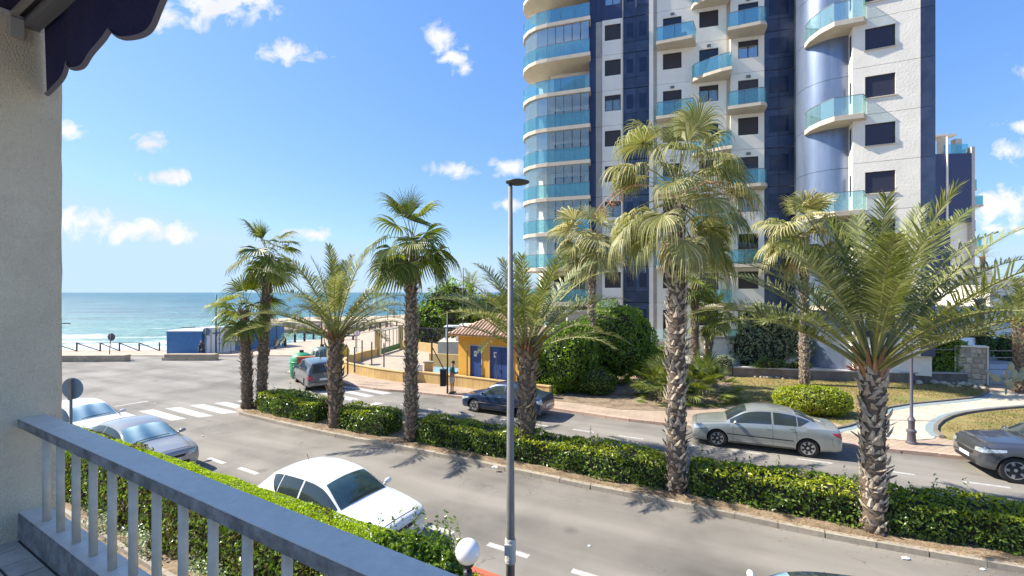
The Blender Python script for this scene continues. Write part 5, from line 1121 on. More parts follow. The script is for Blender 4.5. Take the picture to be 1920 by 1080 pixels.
# scraps on the road
for u, v, s, lab in ((928, 884, .11, 'white crushed paper on the median kerb left part'), (1338, 962, .06, 'small white scrap beside the median kerb'), (1698, 1048, .08, 'white crumpled scrap on the road at lower right'), (1842, 1068, .05, 'tiny white scrap at the lower right corner'), (1105, 1024, .04, 'tiny pale scrap in the middle of the near lane'), (380, 818, .05, 'small white scrap on the road right of the grey saloon'), (290, 757, .06, 'small white scrap near the thin road line')):
    q = G(u, v); m_ = MB(); m_.sphere((0, 0, 0), (s, s * .7, s * .35), 7, 5)
    for j, vv in enumerate(m_.v): m_.v[j] = vv * (1 + .6 * nz3(vv / s, 2.2, u))
    o = m_.build('paper_scrap', X['paper']); o.location = (q.x, q.y, s * .25 + (.1 if u == 928 else 0)); tag(o, lab, 'litter')
# ================================================================ FOREGROUND BALCONY
DB_ = Vector((-.8627, .5058, 0)); NB_ = Vector((.5058, .8627, 0)); HR = .8
BT = Matrix(((DB_.x, NB_.x, 0, 0), (DB_.y, NB_.y, 0, 0), (0, 0, 1, 0), (0, 0, 0, 1)))   # local: along the rail, outwards, up
def bb(): m = MB(); m.T = BT; return m
ZR = CAMH - HR; ZF = CAMH - 1.56; WALL = 4.15
hr_ = empty('balcony_railing', tuple(BT @ Vector((2, .95, ZF))), label='painted grey balcony railing with round balusters running to the left wall', cat='railing')
n0, n1 = 1.13 * HR, 1.289 * HR
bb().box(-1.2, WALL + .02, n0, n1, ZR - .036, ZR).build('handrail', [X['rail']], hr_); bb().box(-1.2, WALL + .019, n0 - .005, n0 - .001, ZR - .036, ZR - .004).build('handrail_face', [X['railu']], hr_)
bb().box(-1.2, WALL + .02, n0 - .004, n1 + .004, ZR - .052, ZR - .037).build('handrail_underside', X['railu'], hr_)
zb_ = CAMH - 1.395; bc_ = 1.2 * HR
s0 = 0
for i in range(18):
    s = 3.86 - .24 * i
    m_ = MB(); c_ = BT @ Vector((s, bc_, 0)); m_.tube([(c_.x, c_.y, zb_ ), (c_.x, c_.y, ZR - .05)], .0188, 14); m_.build('baluster', X['bal'], hr_, smooth=True)
bb().box(-1.2, WALL + .1, n0 + .004, 1.035, zb_ - .10, zb_).build('bottom_rail', [X['rail']], hr_)
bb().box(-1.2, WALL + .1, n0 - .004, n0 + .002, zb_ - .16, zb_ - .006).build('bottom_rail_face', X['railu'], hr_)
fl = empty('balcony_floor', tuple(BT @ Vector((2, 0, ZF))), kind='structure')
bb().box(-2, 4.6, -1.5, n1 + .1, ZF - .25, ZF - .012).build('slab', X['grout'], fl)
tw = .145; tl_ = None
for i in range(0, 24):
    for j in range(0, 9):
        s = WALL + .05 - (i + 1) * .2; n = n0 - .006 - (j + 1) * tw
        if s < 1.6: continue
        m_ = bb(); m_.box(s + .007, s + .193, n + .007, n + tw - .007, ZF - .02, ZF + random.uniform(-.0015, .0015)); m_.build('floor_tile', X['tile'], fl)
pw = empty('side_wall', tuple(BT @ Vector((WALL + .3, 0, ZF))), label='rough grey-white stucco side wall of the balcony at the left', cat='wall')
# slightly uneven stucco face with rounded outer arris
m_ = bb(); prof = []
NE = .93 * 1.0 + .0; NE = 1.115
ny, nzv = 26, 40
def wallpt(n, z): return (WALL + .010 * nz3((n, z, 0), 1.4, 3) + .004 * nz3((n, z, 0), 6, 9), n, z)
vs = []; fs = []
for j in range(nzv + 1):
    z = ZF - .25 + (5.2) * j / nzv; row = [-3 + (NE - .03 + 3) * (1 - (1 - i / ny) ** 1.6) for i in range(ny + 1)]
    e = .006 * nz3((0, z, 0), 5, 1)
    r_ = [wallpt(n, z) for n in row] + [(WALL + .012, NE - .01 + e, z), (WALL + .03, NE + e, z), (WALL + .3, NE + e, z)]
    vs += r_
w_ = ny + 4
for j in range(nzv):
    for i in range(w_ - 1): fs.append((j * w_ + i, j * w_ + i + 1, (j + 1) * w_ + i + 1, (j + 1) * w_ + i))
m_.add(vs, fs); m_.build('stucco_face', X['pillar'], pw, smooth=True)
bb().box(WALL + .03, WALL + .3, -3, NE - .02, ZF - .25, 9.5).build('wall_core', X['pillar'], pw)
aw = empty('awning', tuple(BT @ Vector((2, .9, 7.2))), label='rolled navy awning with scalloped valance and grey front bars, upper left', cat='awning')
na = 1.0
bb().box(-1, WALL - .01, na - .075, na - .005, 7.235, 7.33).build('front_bar', M('grey_awning_bar', (.22, .22, .215), .5, bump=.3, bscale=200), aw)
bb().box(-1, WALL - .01, na - .135, na - .11, 7.27, 7.36).build('gutter_bar', M('pale_awning_bar', (.34, .33, .30), .5), aw)
bb().box(-1, WALL - .03, .2, na - .138, 7.30, 7.33).build('canvas', X['awn'], aw)
bb().box(-1, WALL - .03, na - .109, na - .077, 7.29, 7.33).build('canvas_edge', X['black'], aw)
bb().box(WALL - .05, WALL - .0, na - .14, na - .08, 7.15, 7.26).build('end_bracket', M('pale_bracket', (.45, .43, .38), .5), aw)
# valance: scalloped cloth with thickness and a hem
def val_z(s):
    ph = ((WALL - .05 - s + .30) / .66) % 1.0
    return 6.955 - .125 * math.sin(math.pi * ph) ** .62
def ribbon3(s0, s1, zt, zb, y, th, name, mat, n=240):
    vs = []; fs = []
    for i in range(n + 1):
        s = s0 + (s1 - s0) * i / n; yy = y + .018 * math.sin(s * 5.2) + .006 * math.sin(s * 17)
        a, b = zt(s), zb(s); k_ = .02 * (1)
        vs += [(s, yy, a), (s, yy + .012, b), (s, yy + .012 + th, b), (s, yy + th, a)]
    for i in range(n): 
        for k in range(4): fs.append((i * 4 + k, i * 4 + (k + 1) % 4, (i + 1) * 4 + (k + 1) % 4, (i + 1) * 4 + k))
    fs += [(0, 3, 2, 1), (n * 4, n * 4 + 1, n * 4 + 2, n * 4 + 3)]
    m = bb(); m.add(vs, fs); return m.build(name, mat, aw, smooth=False)
ribbon3(-1, WALL - .03, lambda s: 7.30, lambda s: val_z(s) + .0, na, .004, 'valance', X['awn'])
ribbon3(-1, WALL - .03, lambda s: val_z(s) + .012, lambda s: val_z(s) - .001, na - .002, .009, 'valance_hem', X['awntrim'])
# ================================================================ PEOPLE
def skinmesh(name, vs, es, rs, mat, parent, sub=2, root=0):
    me = bpy.data.meshes.new(name); me.from_pydata(vs, es, []); o = bpy.data.objects.new(name, me); COL.objects.link(o)
    md = o.modifiers.new('s', 'SKIN'); me.skin_vertices[0].data[root].use_root = True
    for i, r in enumerate(rs): me.skin_vertices[0].data[i].radius = r if isinstance(r, tuple) else (r, r)
    md.use_smooth_shade = True; o.modifiers.new('u', 'SUBSURF').levels = sub; o.modifiers['u'].render_levels = sub
    dg = bpy.context.evaluated_depsgraph_get(); nm_ = bpy.data.meshes.new_from_object(o.evaluated_get(dg)); bpy.data.objects.remove(o, do_unlink=True)
    nm_.materials.clear(); nm_.materials.append(mat); nm_.name = name
    return link(name, nm_, parent)
x, y = gp(848, 737, .12)
man = empty('person', (x, y, .12), R(-12), 'standing man in teal shirt and pale shorts looking down by the black litter bin', 'person')
bv = [(0, 0, .90), (0, 0, 1.10), (-.01, 0, 1.30), (-.01, 0, 1.42), (.03, 0, 1.50), (.07, 0, 1.60), (.07, 0, 1.68),
      (0, .09, .84), (.02, .10, .48), (-.01, .10, .08), (.12, .11, .035), (0, -.09, .84), (-.02, -.10, .48), (-.04, -.10, .08), (.09, -.11, .035),
      (-.01, .17, 1.36), (-.03, .22, 1.10), (.20, .15, 1.06), (.28, .10, 1.08), (-.01, -.17, 1.36), (-.03, -.22, 1.10), (.20, -.15, 1.06), (.28, -.08, 1.08)]
be_ = [(0, 1), (1, 2), (2, 3), (3, 4), (4, 5), (5, 6), (0, 7), (7, 8), (8, 9), (9, 10), (0, 11), (11, 12), (12, 13), (13, 14), (2, 15), (15, 16), (16, 17), (17, 18), (2, 19), (19, 20), (20, 21), (21, 22)]
br_ = [.13, .13, .14, .07, .055, .085, .07, .085, .055, .04, .035, .085, .055, .04, .035, .055, .042, .035, .03, .055, .042, .035, .03]
skinmesh('body', bv, be_, br_, X['skin'], man)
skinmesh('shirt', [(0, 0, .92), (0, 0, 1.12), (-.01, 0, 1.32), (-.01, 0, 1.41), (-.01, .17, 1.37), (-.03, .215, 1.18), (-.01, -.17, 1.37), (-.03, -.215, 1.18)], [(0, 1), (1, 2), (2, 3), (2, 4), (4, 5), (2, 6), (6, 7)], [(.15, .165), (.145, .16), (.15, .165), .08, .07, .06, .07, .06], X['teesh'], man)
skinmesh('shorts', [(0, 0, .95), (0, 0, .86), (.01, .09, .78), (.02, .10, .52), (-.0, -.09, .78), (-.01, -.10, .52)], [(0, 1), (1, 2), (2, 3), (1, 4), (4, 5)], [.15, .14, .105, .09, .105, .09], X['shorts'], man)
MB().sphere((.05, 0, 1.67), (.10, .085, .085), 12, 8).build('hair', X['hair'], man, False, True)
MB().box(.27, .31, -.04, .06, 1.05, 1.16).build('phone', X['black'], man, False)
fm_ = MB(); fm_.sphere((.155, 0, 1.60), (.02, .014, .02), 6, 5); fm_.sphere((.14, .03, 1.625), .009, 6, 4); fm_.sphere((.14, -.03, 1.625), .009, 6, 4); fm_.build('face_features', X['skin'], man, False)
for s_ in (1, -1): MB().box(-.09 if s_ > 0 else -.12, .18 if s_ > 0 else .15, s_ * .1 - .045, s_ * .1 + .045, 0, .075).build('shoe', X['shoe'], man, False)
x, y = gp(379, 668)
m2 = empty('person', (x, y, .05), R(-80), 'seated person in dark clothes hunched on the low wall by the kiosk', 'person')
skinmesh('body', [(0, 0, .5), (.02, 0, .75), (.08, 0, .98), (.14, 0, 1.08), (.18, 0, 1.2), (.35, .1, .52), (.4, .1, .1), (.48, .1, .05), (.35, -.1, .52), (.4, -.1, .1), (.48, -.1, .05), (.08, .2, .92), (.2, .22, .7), (.36, .1, .62), (.08, -.2, .92), (.2, -.22, .7), (.36, -.1, .62)],
         [(0, 1), (1, 2), (2, 3), (3, 4), (0, 5), (5, 6), (6, 7), (0, 8), (8, 9), (9, 10), (2, 11), (11, 12), (12, 13), (2, 14), (14, 15), (15, 16)], [.15, .15, .14, .06, .1, .08, .055, .04, .08, .055, .04, .06, .045, .035, .06, .045, .035], X['shoe'], m2)
MB().sphere((.19, 0, 1.22), (.1, .085, .11), 10, 7).build('head', X['skin'], m2, False, True)
x, y = gp(608, 640)
m3 = empty('person', (x, y, .05), R(40), 'distant walker on the promenade behind the bins', 'person')
skinmesh('body', bv, be_, br_, X['skin'], m3, 1); skinmesh('shirt', [(0, 0, .5), (0, 0, 1.12), (0, 0, 1.36)], [(0, 1), (1, 2)], [.13, .15, .15], X['shoe'], m3, 1)
# ================================================================ VEGETATION
def fan_frond(name, pitch, Lp, Rb, nseg=34, droop=.5, mat='fan', seed=0, spread=118, split=.45, detail=5, tipdroop=1.0, pw=.02):
    """one costapalmate leaf: petiole (material 1) and folded, split, drooping segments (material 0)"""
    rd = random.Random(seed); p = Vector((0, 0, 0)); a = R(pitch); d = Vector((math.cos(a), 0, math.sin(a))); pts = [p.copy()]; n = 6
    for i in range(n):
        p = p + d * Lp / n; d = (d + Vector((.0, 0, -droop * .16 * (.4 + i / n)))).normalized(); pts.append(p.copy())
    mb = MB(); mb.tube(pts, [pw * (1 - .5 * i / n) for i in range(n + 1)], 4, 1, False)
    E = pts[-1]; y = Vector((0, 1, 0)); up = d.cross(y).normalized(); up = up if up.z > 0 else -up
    dth = 2 * R(spread) / nseg
    for k in range(nseg):
        th = -R(spread) + dth * (k + .5); L = Rb * (1 - .28 * (abs(th) / R(spread)) ** 2) * rd.uniform(.88, 1.08)
        dr = (d * math.cos(th) + y * math.sin(th) + up * (.14 * math.cos(th) + (.22 if abs(th) > 1.2 else 0))).normalized(); side = (-d * math.sin(th) + y * math.cos(th)).normalized()
        q = E.copy(); vs = []; segs = detail; tw = rd.uniform(-.25, .25); dd = dr.copy()
        for i in range(segs + 1):
            f = i / segs; r_ = L * f
            wd = r_ * dth * .52 if f <= split else L * split * dth * .5 * (1 - ((f - split) / (1 - split)) ** 1.4 * .93)
            wd = max(wd, .004); sd = (side + up * tw * f).normalized()
            pl = up * (.35 * wd)
            vs += [q - sd * wd - pl, q + up * wd * .3, q + sd * wd - pl]
            g = 0 if f < split * .6 else tipdroop * (f - split * .6) * 1.7
            dd = (dd + Vector((0, 0, -1)) * g * (1.0 if segs < 5 else .8)).normalized(); q = q + dd * L / segs
        fs = []
        for i in range(segs):
            b = i * 3; fs += [(b, b + 3, b + 4, b + 1), (b + 1, b + 4, b + 5, b + 2)]
        mb.add(vs, fs, 0)
    return mb.mesh(name, [X[mat], X['petiole'] if mat != 'fand' else X['petd']])
def feather_frond(name, pitch, L, nl=46, lmax=.42, curve=1.0, mat='feather', seed=0, base=.29):
    rd = random.Random(seed); p = Vector((0, 0, 0)); a = R(pitch); d = Vector((math.cos(a), 0, math.sin(a))); n = 14; pts = [p.copy()]; ds = [d.copy()]
    for i in range(n):
        p = p + d * L / n; f = i / n; d = (d + Vector((0, 0, -curve * (.035 + .12 * f * f))) + Vector((.012, 0, 0))).normalized(); pts.append(p.copy()); ds.append(d.copy())
    mb = MB(); mb.tube(pts, [.035 * (1 - .88 * (i / n)) ** 1 for i in range(n + 1)], 4, 1, False); y = Vector((0, 1, 0))
    for s_ in (1, -1):
        for k in range(nl):
            f = base + (1 - base) * (k + rd.random() * .6) / nl; fi = f * n; i = min(int(fi), n - 1); q = pts[i].lerp(pts[i + 1], fi - i); dd = ds[i].lerp(ds[i + 1], fi - i).normalized()
            up = (y.cross(dd)); up = up if up.z > 0 or abs(up.z) < .05 and up.x < 0 else -up
            u_ = (f - base) / (1 - base); ln = lmax * (.45 + .55 * math.sin(min(1, u_ * 1.6 + .12) * math.pi / 2)) * (1 - .55 * max(0, u_ - .55) / .45) * rd.uniform(.85, 1.1)
            an = R(66 - 38 * u_ + rd.uniform(-7, 7)); v_ = rd.choice([.15, .42, .6]) 
            ld = (dd * math.cos(an) + y * s_ * math.sin(an) + up * v_ * math.sin(an)).normalized(); wd = .0145 * (1 + .2 * rd.random()); sd = ld.cross(up).normalized()
            q1 = q + ld * ln * .5; q2 = q1 + (ld + Vector((0, 0, -.22))).normalized() * ln * .5
            mb.add([q - sd * wd * .6, q + sd * wd * .6, q1 + sd * wd, q1 - sd * wd, q2], [(0, 1, 2, 3), (3, 2, 4)], 0)
    return mb.mesh(name, [X[mat], X['petiole']])
def trunk_part(root, x, y, z0, h, r0, r1, lean=(0, 0), stub='stub', rows=None, ssz=.16, seed=0, tip=.9):
    rd = random.Random(seed); n = 14; pts = []; rs = []
    for i in range(n + 1):
        f = i / n; pts.append((lean[0] * f ** 1.3, lean[1] * f, h * f)); rs.append((r0 + (r1 - r0) * f) * (1 + .03 * math.sin(f * 19 + seed)) * (1.12 if i == 0 else 1))
    t_ = MB().tube(pts, rs, 14).build('trunk', X['trunk'], root, False, True)
    mb = MB(); rows = rows or int(h / (ssz * .44))
    for j in range(rows):
        f = (j + .5) / rows; i = min(int(f * n), n - 1); c = Vector(pts[i]).lerp(Vector(pts[i + 1]), f * n - i); r = rs[i] + (rs[i + 1] - rs[i]) * (f * n - i); k = max(6, int(2 * math.pi * r / (ssz * .8)))
        for q in range(k):
            a = 2 * math.pi * (q + .5 * (j % 2)) / k + rd.uniform(-.22, .22) + j * .07; ca, sa = math.cos(a), math.sin(a); s = ssz * rd.choice((.45, .7, .85, 1, 1.1, 1.35)) * rd.uniform(.8, 1.2) * (.8 + .35 * f); o = Vector((ca, sa, 0)); tn = Vector((-sa, ca, 0)); up = Vector((0, 0, 1))
            b = c + o * (r * .97) + up * rd.uniform(-.08, .08); out = rd.uniform(.18, .55) * tip if rd.random() > .15 else .95 * tip
            t2 = b + up * s * (.95 - out * .5) + o * s * out + tn * rd.uniform(-.6, .6) * s; w_ = ssz * rd.uniform(.2, .4)
            mb.add([b - tn * w_, b + tn * w_, b + o * s * .2 + up * .01, t2 + tn * w_ * .3, t2 - tn * w_ * .3, (b + t2) / 2 + o * s * .16], [(0, 2, 5, 4), (2, 1, 3, 5), (4, 5, 3)])
    mb.build('leaf_bases', X[stub], root, False)['kind'] = 'stuff'
    return Vector(pts[-1])
def place(root, me, nm, az, loc, tilt=0, sc=1):
    o = bpy.data.objects.new(nm, me); COL.objects.link(o); o.parent = root; o.location = loc; o.rotation_euler = (tilt, 0, az); o.scale = (sc,) * 3; return o
def crown(root, top, variants, n, az0=0, rolls=.2, zs=.25, sc=1.0, seed=0, jit=.25, wind=0, nm='frond', skip=None):
    """fronds in golden-angle order from the youngest upright ones down to the oldest"""
    rd = random.Random(seed)
    for i in range(n):
        f = i / (n - 1); vi = min(int(f ** .72 * len(variants)), len(variants) - 1); az = az0 + i * 2.39996 + rd.uniform(-jit, jit) * 1.6
        me = rd.choice(variants[vi]) if isinstance(variants[vi], list) else variants[vi]
        if skip and skip(az, f): continue
        place(root, me, nm, az, top + Vector((math.cos(az) * .10, math.sin(az) * .10, zs * (1 - f) * 1.4 - .12)), rd.uniform(-rolls, rolls), sc * rd.uniform(.85, 1.14))
_fan = {}
def fanset(key, Rb, Lp, mat, matold, nseg, detail, droop, tipd, pitches=(82, 62, 42, 22, 2, -22, -48)):
    out = []
    for i, pt in enumerate(pitches):
        mt = matold if i >= len(pitches) - 2 else mat
        out.append([fan_frond('frond', pt + random.uniform(-12, 12), Lp * (.75 if i == 0 else 1), Rb * (.85 if i == 0 else 1), nseg, droop, mt, seed=hash((key, i, j)) % 9999 if False else i * 13 + j * 7 + len(key), spread=(60 if i == 0 else 112), detail=detail, tipdroop=tipd * (.5 + .2 * i)) for j in range(3)])
    return out
def fan_palm(u, Y, z0, ztop, r0, r1, Rb, Lp, n, label, mat='fan', old='fan', nseg=30, detail=4, lean=(0, 0), stub='stub', ssz=.19, droop=.95, tipd=1.1, dead=0, seed=0, group='fan palms', base=None, zsc=.3, **kw):
    q = P(u, 548, Y); root = empty('fan_palm', (q.x, q.y, z0), 0, label, 'palm tree', group)
    top = trunk_part(root, q.x, q.y, z0, ztop - z0, r0, r1, lean, stub, None, ssz, seed)
    vs_ = fanset(label, Rb, Lp, mat, old, nseg, detail, droop, tipd, **kw)
    crown(root, top, vs_, n, seed * 1.3, .5, zsc, 1, seed)
    if dead:
        dv = [fan_frond('dead_frond', pt, Lp * .8, Rb * .9, 18, 1.2, 'fand', seed=300 + i, spread=80, detail=4, tipdroop=2.0) for i, pt in enumerate((-45, -62, -72))]
        rd = random.Random(seed + 5)
        for i in range(dead): place(root, rd.choice(dv), 'dead_frond', rd.uniform(0, 6.28), top + Vector((0, 0, -.15)), rd.uniform(-.2, .2), rd.uniform(.7, 1))
    return root, top
def date_palm(u, Y, z0, ztop, r, L, n, label, nl=46, lmax=.42, seed=0, stub='stubd', ssz=.2, curve=1.35, pitches=(85, 76, 68, 60, 52, 45, 38, 28), mat='feather', rad1=1.1, az0=None, group='date palms', sc0=1.0):
    q = P(u, 548, Y); root = empty('date_palm', (q.x, q.y, z0), 0, label, 'palm tree', group)
    top = trunk_part(root, q.x, q.y, z0, ztop - z0, r, r * rad1, (0, 0), stub, None, ssz, seed, tip=.8)
    vs_ = [[feather_frond('frond', pt + random.uniform(-4, 4), L * (.8 if i == 0 else 1) * (.9 if i == 1 else 1), nl, lmax, curve * (1 if i > 1 else .7), mat, seed=i * 11 + j) for j in range(2)] for i, pt in enumerate(pitches)]
    crown(root, top, vs_, n, seed * 1.7 if az0 is None else az0, .15, .3, sc0, seed)
    # old cut petioles round the head
    mb = MB(); rd = random.Random(seed)
    for i in range(16):
        a = i * 2.4; e_ = rd.uniform(.2, 1.0); o = Vector((math.cos(a), math.sin(a), 0)); b = top + o * r * .8 + Vector((0, 0, -.25 + .02 * i)); mb.tube([b, b + o * .18 * e_ + Vector((0, 0, .25)), b + o * .42 * e_ + Vector((0, 0, .6 * rd.uniform(.5, 1)))], [.07, .045, .02], 5)
    mb.build('petiole_stubs', X['petd'], root, False)['kind'] = 'stuff'
    return root, top
# median palms
fan_palm(464, 21.5, .05, 4.7, .23, .20, 1.15, .75, 19, 'short fan palm at the left end of the median, leaning against its taller neighbour', lean=(-.15, 0), stub='stubd', seed=1, nseg=26)
fan_palm(490, 21.6, .05, 7.3, .23, .17, 1.12, .8, 19, 'tall fan palm rising behind the short one at the median end', lean=(.35, 0), stub='stubd', seed=2, nseg=26, dead=3, mat='fan')
date_palm(629, 18.5, .05, 3.65, .25, 3.7, 42, 'feathery date palm behind the first two hedges near the grey people carrier', seed=3, lmax=.52, nl=50, stub='stubd', ssz=.30)
fan_palm(771, 16.8, .05, 7.35, .235, .19, 1.2, .95, 22, 'tall single fan palm between the date palm and the street lamp', seed=4, nseg=30, detail=5, dead=4, stub='stub', tipd=1.4)
date_palm(988, 15.1, .05, 3.55, .24, 3.5, 40, 'date palm just right of the tall street lamp', seed=5, lmax=.50, nl=52, stub='stubd', ssz=.27, curve=1.25, pitches=(84, 75, 67, 60, 54, 48, 43, 37))
bigp, btop = fan_palm(1268, 12.56, .05, 7.9, .25, .20, 1.15, 1.35, 40, 'big shaggy fan palm with pale scaly trunk, tallest in the picture', mat='fanp', old='fanp', nseg=44, detail=6, stub='stubp', ssz=.23, droop=1.1, tipd=2.0, seed=6, dead=4, lean=(.02, 0), zsc=.7, pitches=(86, 74, 62, 48, 32, 12, -12, -36))
# pink flower stalks arching out of the big palm
rd = random.Random(3)
for i, (az, ln) in enumerate(((.1, 2.6), (.35, 2.9), (-.15, 2.5), (3.0, 2.3), (2.85, 2.6), (.6, 2.2), (1.2, 2), (5.2, 1.8))):
    mb = MB(); p = btop + Vector((0, 0, .2)); d = Vector((math.cos(az) * .75, math.sin(az) * .75, .62)); pts = [p.copy()]
    for k in range(10): p = p + d.normalized() * ln / 10; d = d + Vector((0, 0, -.13 - .012 * k)); pts.append(p.copy())
    mb.tube(pts, [.018 * (1 - .06 * k) for k in range(11)], 4)
    for k in range(60):
        q = pts[7 + k % 4] + Vector((rd.uniform(-.09, .09), rd.uniform(-.09, .09), rd.uniform(-.22, .02))); q2 = q + Vector((rd.uniform(-.08, .08), rd.uniform(-.08, .08), rd.uniform(-.16, .02))); s_ = Vector((.008, .004, .004)); mb.add([q - s_, q + s_, q2 + s_, q2 - s_], [(0, 1, 2, 3)])
    mb.build('flower_stalk', X['seed'], bigp, False)
date_palm(1637, 10.45, .05, 3.8, .225, 4.1, 50, 'large date palm in the right foreground of the median with a ragged trunk', seed=8, lmax=.60, nl=54, stub='stubp', ssz=.22, curve=1.05, rad1=1.02, pitches=(83, 75, 67, 60, 54, 48, 42, 36))
# garden palms
fan_palm(1110, 26.0, .12, 8.5, .21, .17, 1.55, 1.2, 26, 'slim fan palm standing in front of the big round bushes', mat='fanp', old='fanp', seed=9, nseg=26, dead=5, stub='stubp', tipd=1.7, droop=1.1)
fan_palm(1508, 26.6, .15, 8.9, .24, .20, 1.75, 1.4, 30, 'fan palm with pale trunk growing out of the dry lawn', mat='fanp', old='fanp', seed=10, nseg=28, dead=7, stub='stubp', tipd=1.8, droop=1.1, pitches=(84, 66, 46, 26, 4, -22, -46))
fan_palm(1303, 30.5, .6, 6.3, .25, .22, 1.2, .9, 20, 'medium fan palm with brown trunk before the tower', seed=11, nseg=22, stub='stubd')
fan_palm(1325, 31.0, .6, 3.9, .24, .22, 1.25, .9, 19, 'short fan palm leaning right at the tower foot', seed=12, nseg=22, stub='stubd', lean=(.45, 0))
date_palm(883, 62, .1, 6.2, .3, 2.6, 26, 'distant date palm against the sea left of the street lamp', seed=13, nl=22, lmax=.5, group=None)
date_palm(1838, 42, .6, 4.6, .25, 2.2, 24, 'small distant date palm in front of the white buildings', seed=14, nl=22, lmax=.45, group=None)
date_palm(1915, 24.5, .15, 3.9, .28, 2.6, 30, 'date palm cut by the right edge beyond the gate', seed=15, nl=34, lmax=.45, group=None)
date_palm(1842, 84, 0, 11.8, .3, 2.6, 22, 'tiny dark palm above the far roofs at the right', seed=16, nl=16, lmax=.6, group=None)
# low clump-forming fan palms
def clump(u, v, z0, n, Lp, Rb, label, mat='fan', spread_=.5, seed=0, hs=1):
    q = G(u, v, z0); root = empty('fan_palm_clump', (q.x, q.y, z0), 0, label, 'palm clump'); rd = random.Random(seed)
    vs_ = [fan_frond('frond', pt, Lp, Rb, 20, .5, mat, seed=seed * 9 + i, spread=100, detail=4, tipdroop=.5, pw=.015) for i, pt in enumerate((84, 66, 50, 34, 16, 2))]
    for i in range(n):
        a = i * 2.4; f = rd.random(); place(root, vs_[min(5, int(f * 6))], 'frond', a, Vector((math.cos(a) * spread_ * rd.random(), math.sin(a) * spread_ * rd.random(), (.1 + (1 - f) * 1.0 * rd.random()) * hs)), rd.uniform(-.2, .2), rd.uniform(.8, 1.15))
    return root
clump(1243, 750, .13, 60, .8, .75, 'low bushy fan palm left of the big trunk by the pavement', seed=1, spread_=.6)
clump(1318, 750, .13, 64, .85, .75, 'low bushy fan palm right of the big trunk by the pavement', seed=2, spread_=.7)
clump(1262, 690, .13, 22, .7, .5, 'pale green fan palm tuft behind the big trunk', mat='fanp', seed=3, spread_=.4, hs=2)
# star-leaved plants
def rosette(u, v, z0, n, L, w_, label, mat, stem=0, cat='plant', name='yucca_plant', thick=.3, seed=0):
    q = G(u, v, z0); root = empty(name, (q.x, q.y, z0), 0, label, cat); rd = random.Random(seed)
    if stem: MB().tube([(0, 0, 0), (.04, 0, stem)], [.11, .09], 8).build('stem', X['bark'], root, False, True)
    for i in range(n):
        a = i * 2.4; e_ = rd.uniform(-.2, 1.35); d = Vector((math.cos(a) * math.cos(e_), math.sin(a) * math.cos(e_), math.sin(e_))); s_ = Vector((-math.sin(a), math.cos(a), 0)); p = Vector((0, 0, stem)); l_ = L * rd.uniform(.8, 1.1)
        MB().add([p - s_ * w_ * .5, p + s_ * w_ * .5, p + d * l_ * .5 + s_ * w_ * .6, p + d * l_ * .5 - s_ * w_ * .6, p + d * l_ - Vector((0, 0, .08)), p + d * l_ * .5 - Vector((0, 0, w_ * thick))], [(0, 1, 5), (0, 5, 3), (1, 2, 5), (3, 5, 4), (5, 2, 4)]).build('leaf', X[mat], root, False)
    return root
rosette(1676, 706, .15, 40, .75, .05, 'spiky pale yucca on a short stem left of the white rail', 'fanp', .9, seed=1)
rosette(1588, 690, .62, 26, .85, .09, 'reddish aloe with broad pointed leaves behind the retaining wall', 'red_aloe', .35, 'aloe', 'aloe_plant', 1, seed=2)
rosette(1605, 700, .62, 22, .7, .09, 'second reddish aloe beside the big palm trunk', 'red_aloe', .2, 'aloe', 'aloe_plant', 1, seed=3)
rosette(1348, 676, .62, 18, .5, .06, 'small dark spiky plant in front of the white wall', 'pine', 1.1, seed=4)
rosette(486, 765, .1, 20, .55, .09, 'young bright green plant at the foot of the two palms on the median end', 'hedgey', .1, seed=5)
q = G(1893, 742, .15)
cac = empty('prickly_pear', (q.x, q.y, .15), 0, 'prickly pear cactus with flat pale pads before the gate', 'cactus'); rd = random.Random(2)
padm = M('cactus_pad', (.22, .24, .14), .7, col2=(.3, .29, .2), scale=6)
def pad(x, z, a, s):
    m_ = MB(); m_.T = Matrix.Translation((x, rd.uniform(-.2, .2), z)) @ Matrix.Rotation(a, 4, 'Y') @ Matrix.Rotation(rd.uniform(-.6, .6), 4, 'Z'); m_.sphere((0, 0, s * .55), (s * .34, s * .08, s * .55), 12, 8); m_.build('pad', padm, cac, False, True)
for (x, z, a, s) in ((0, 0, 0, .5), (-.08, .4, -.5, .5), (.1, .4, .5, .5), (-.4, .72, -.9, .55), (-.1, .8, -.15, .5), (.35, .75, .7, .55), (.15, .85, .2, .5), (-.75, .95, -.8, .5), (.7, 1.1, .8, .5), (.05, 1.25, 0, .45)): pad(x, z, a, s)
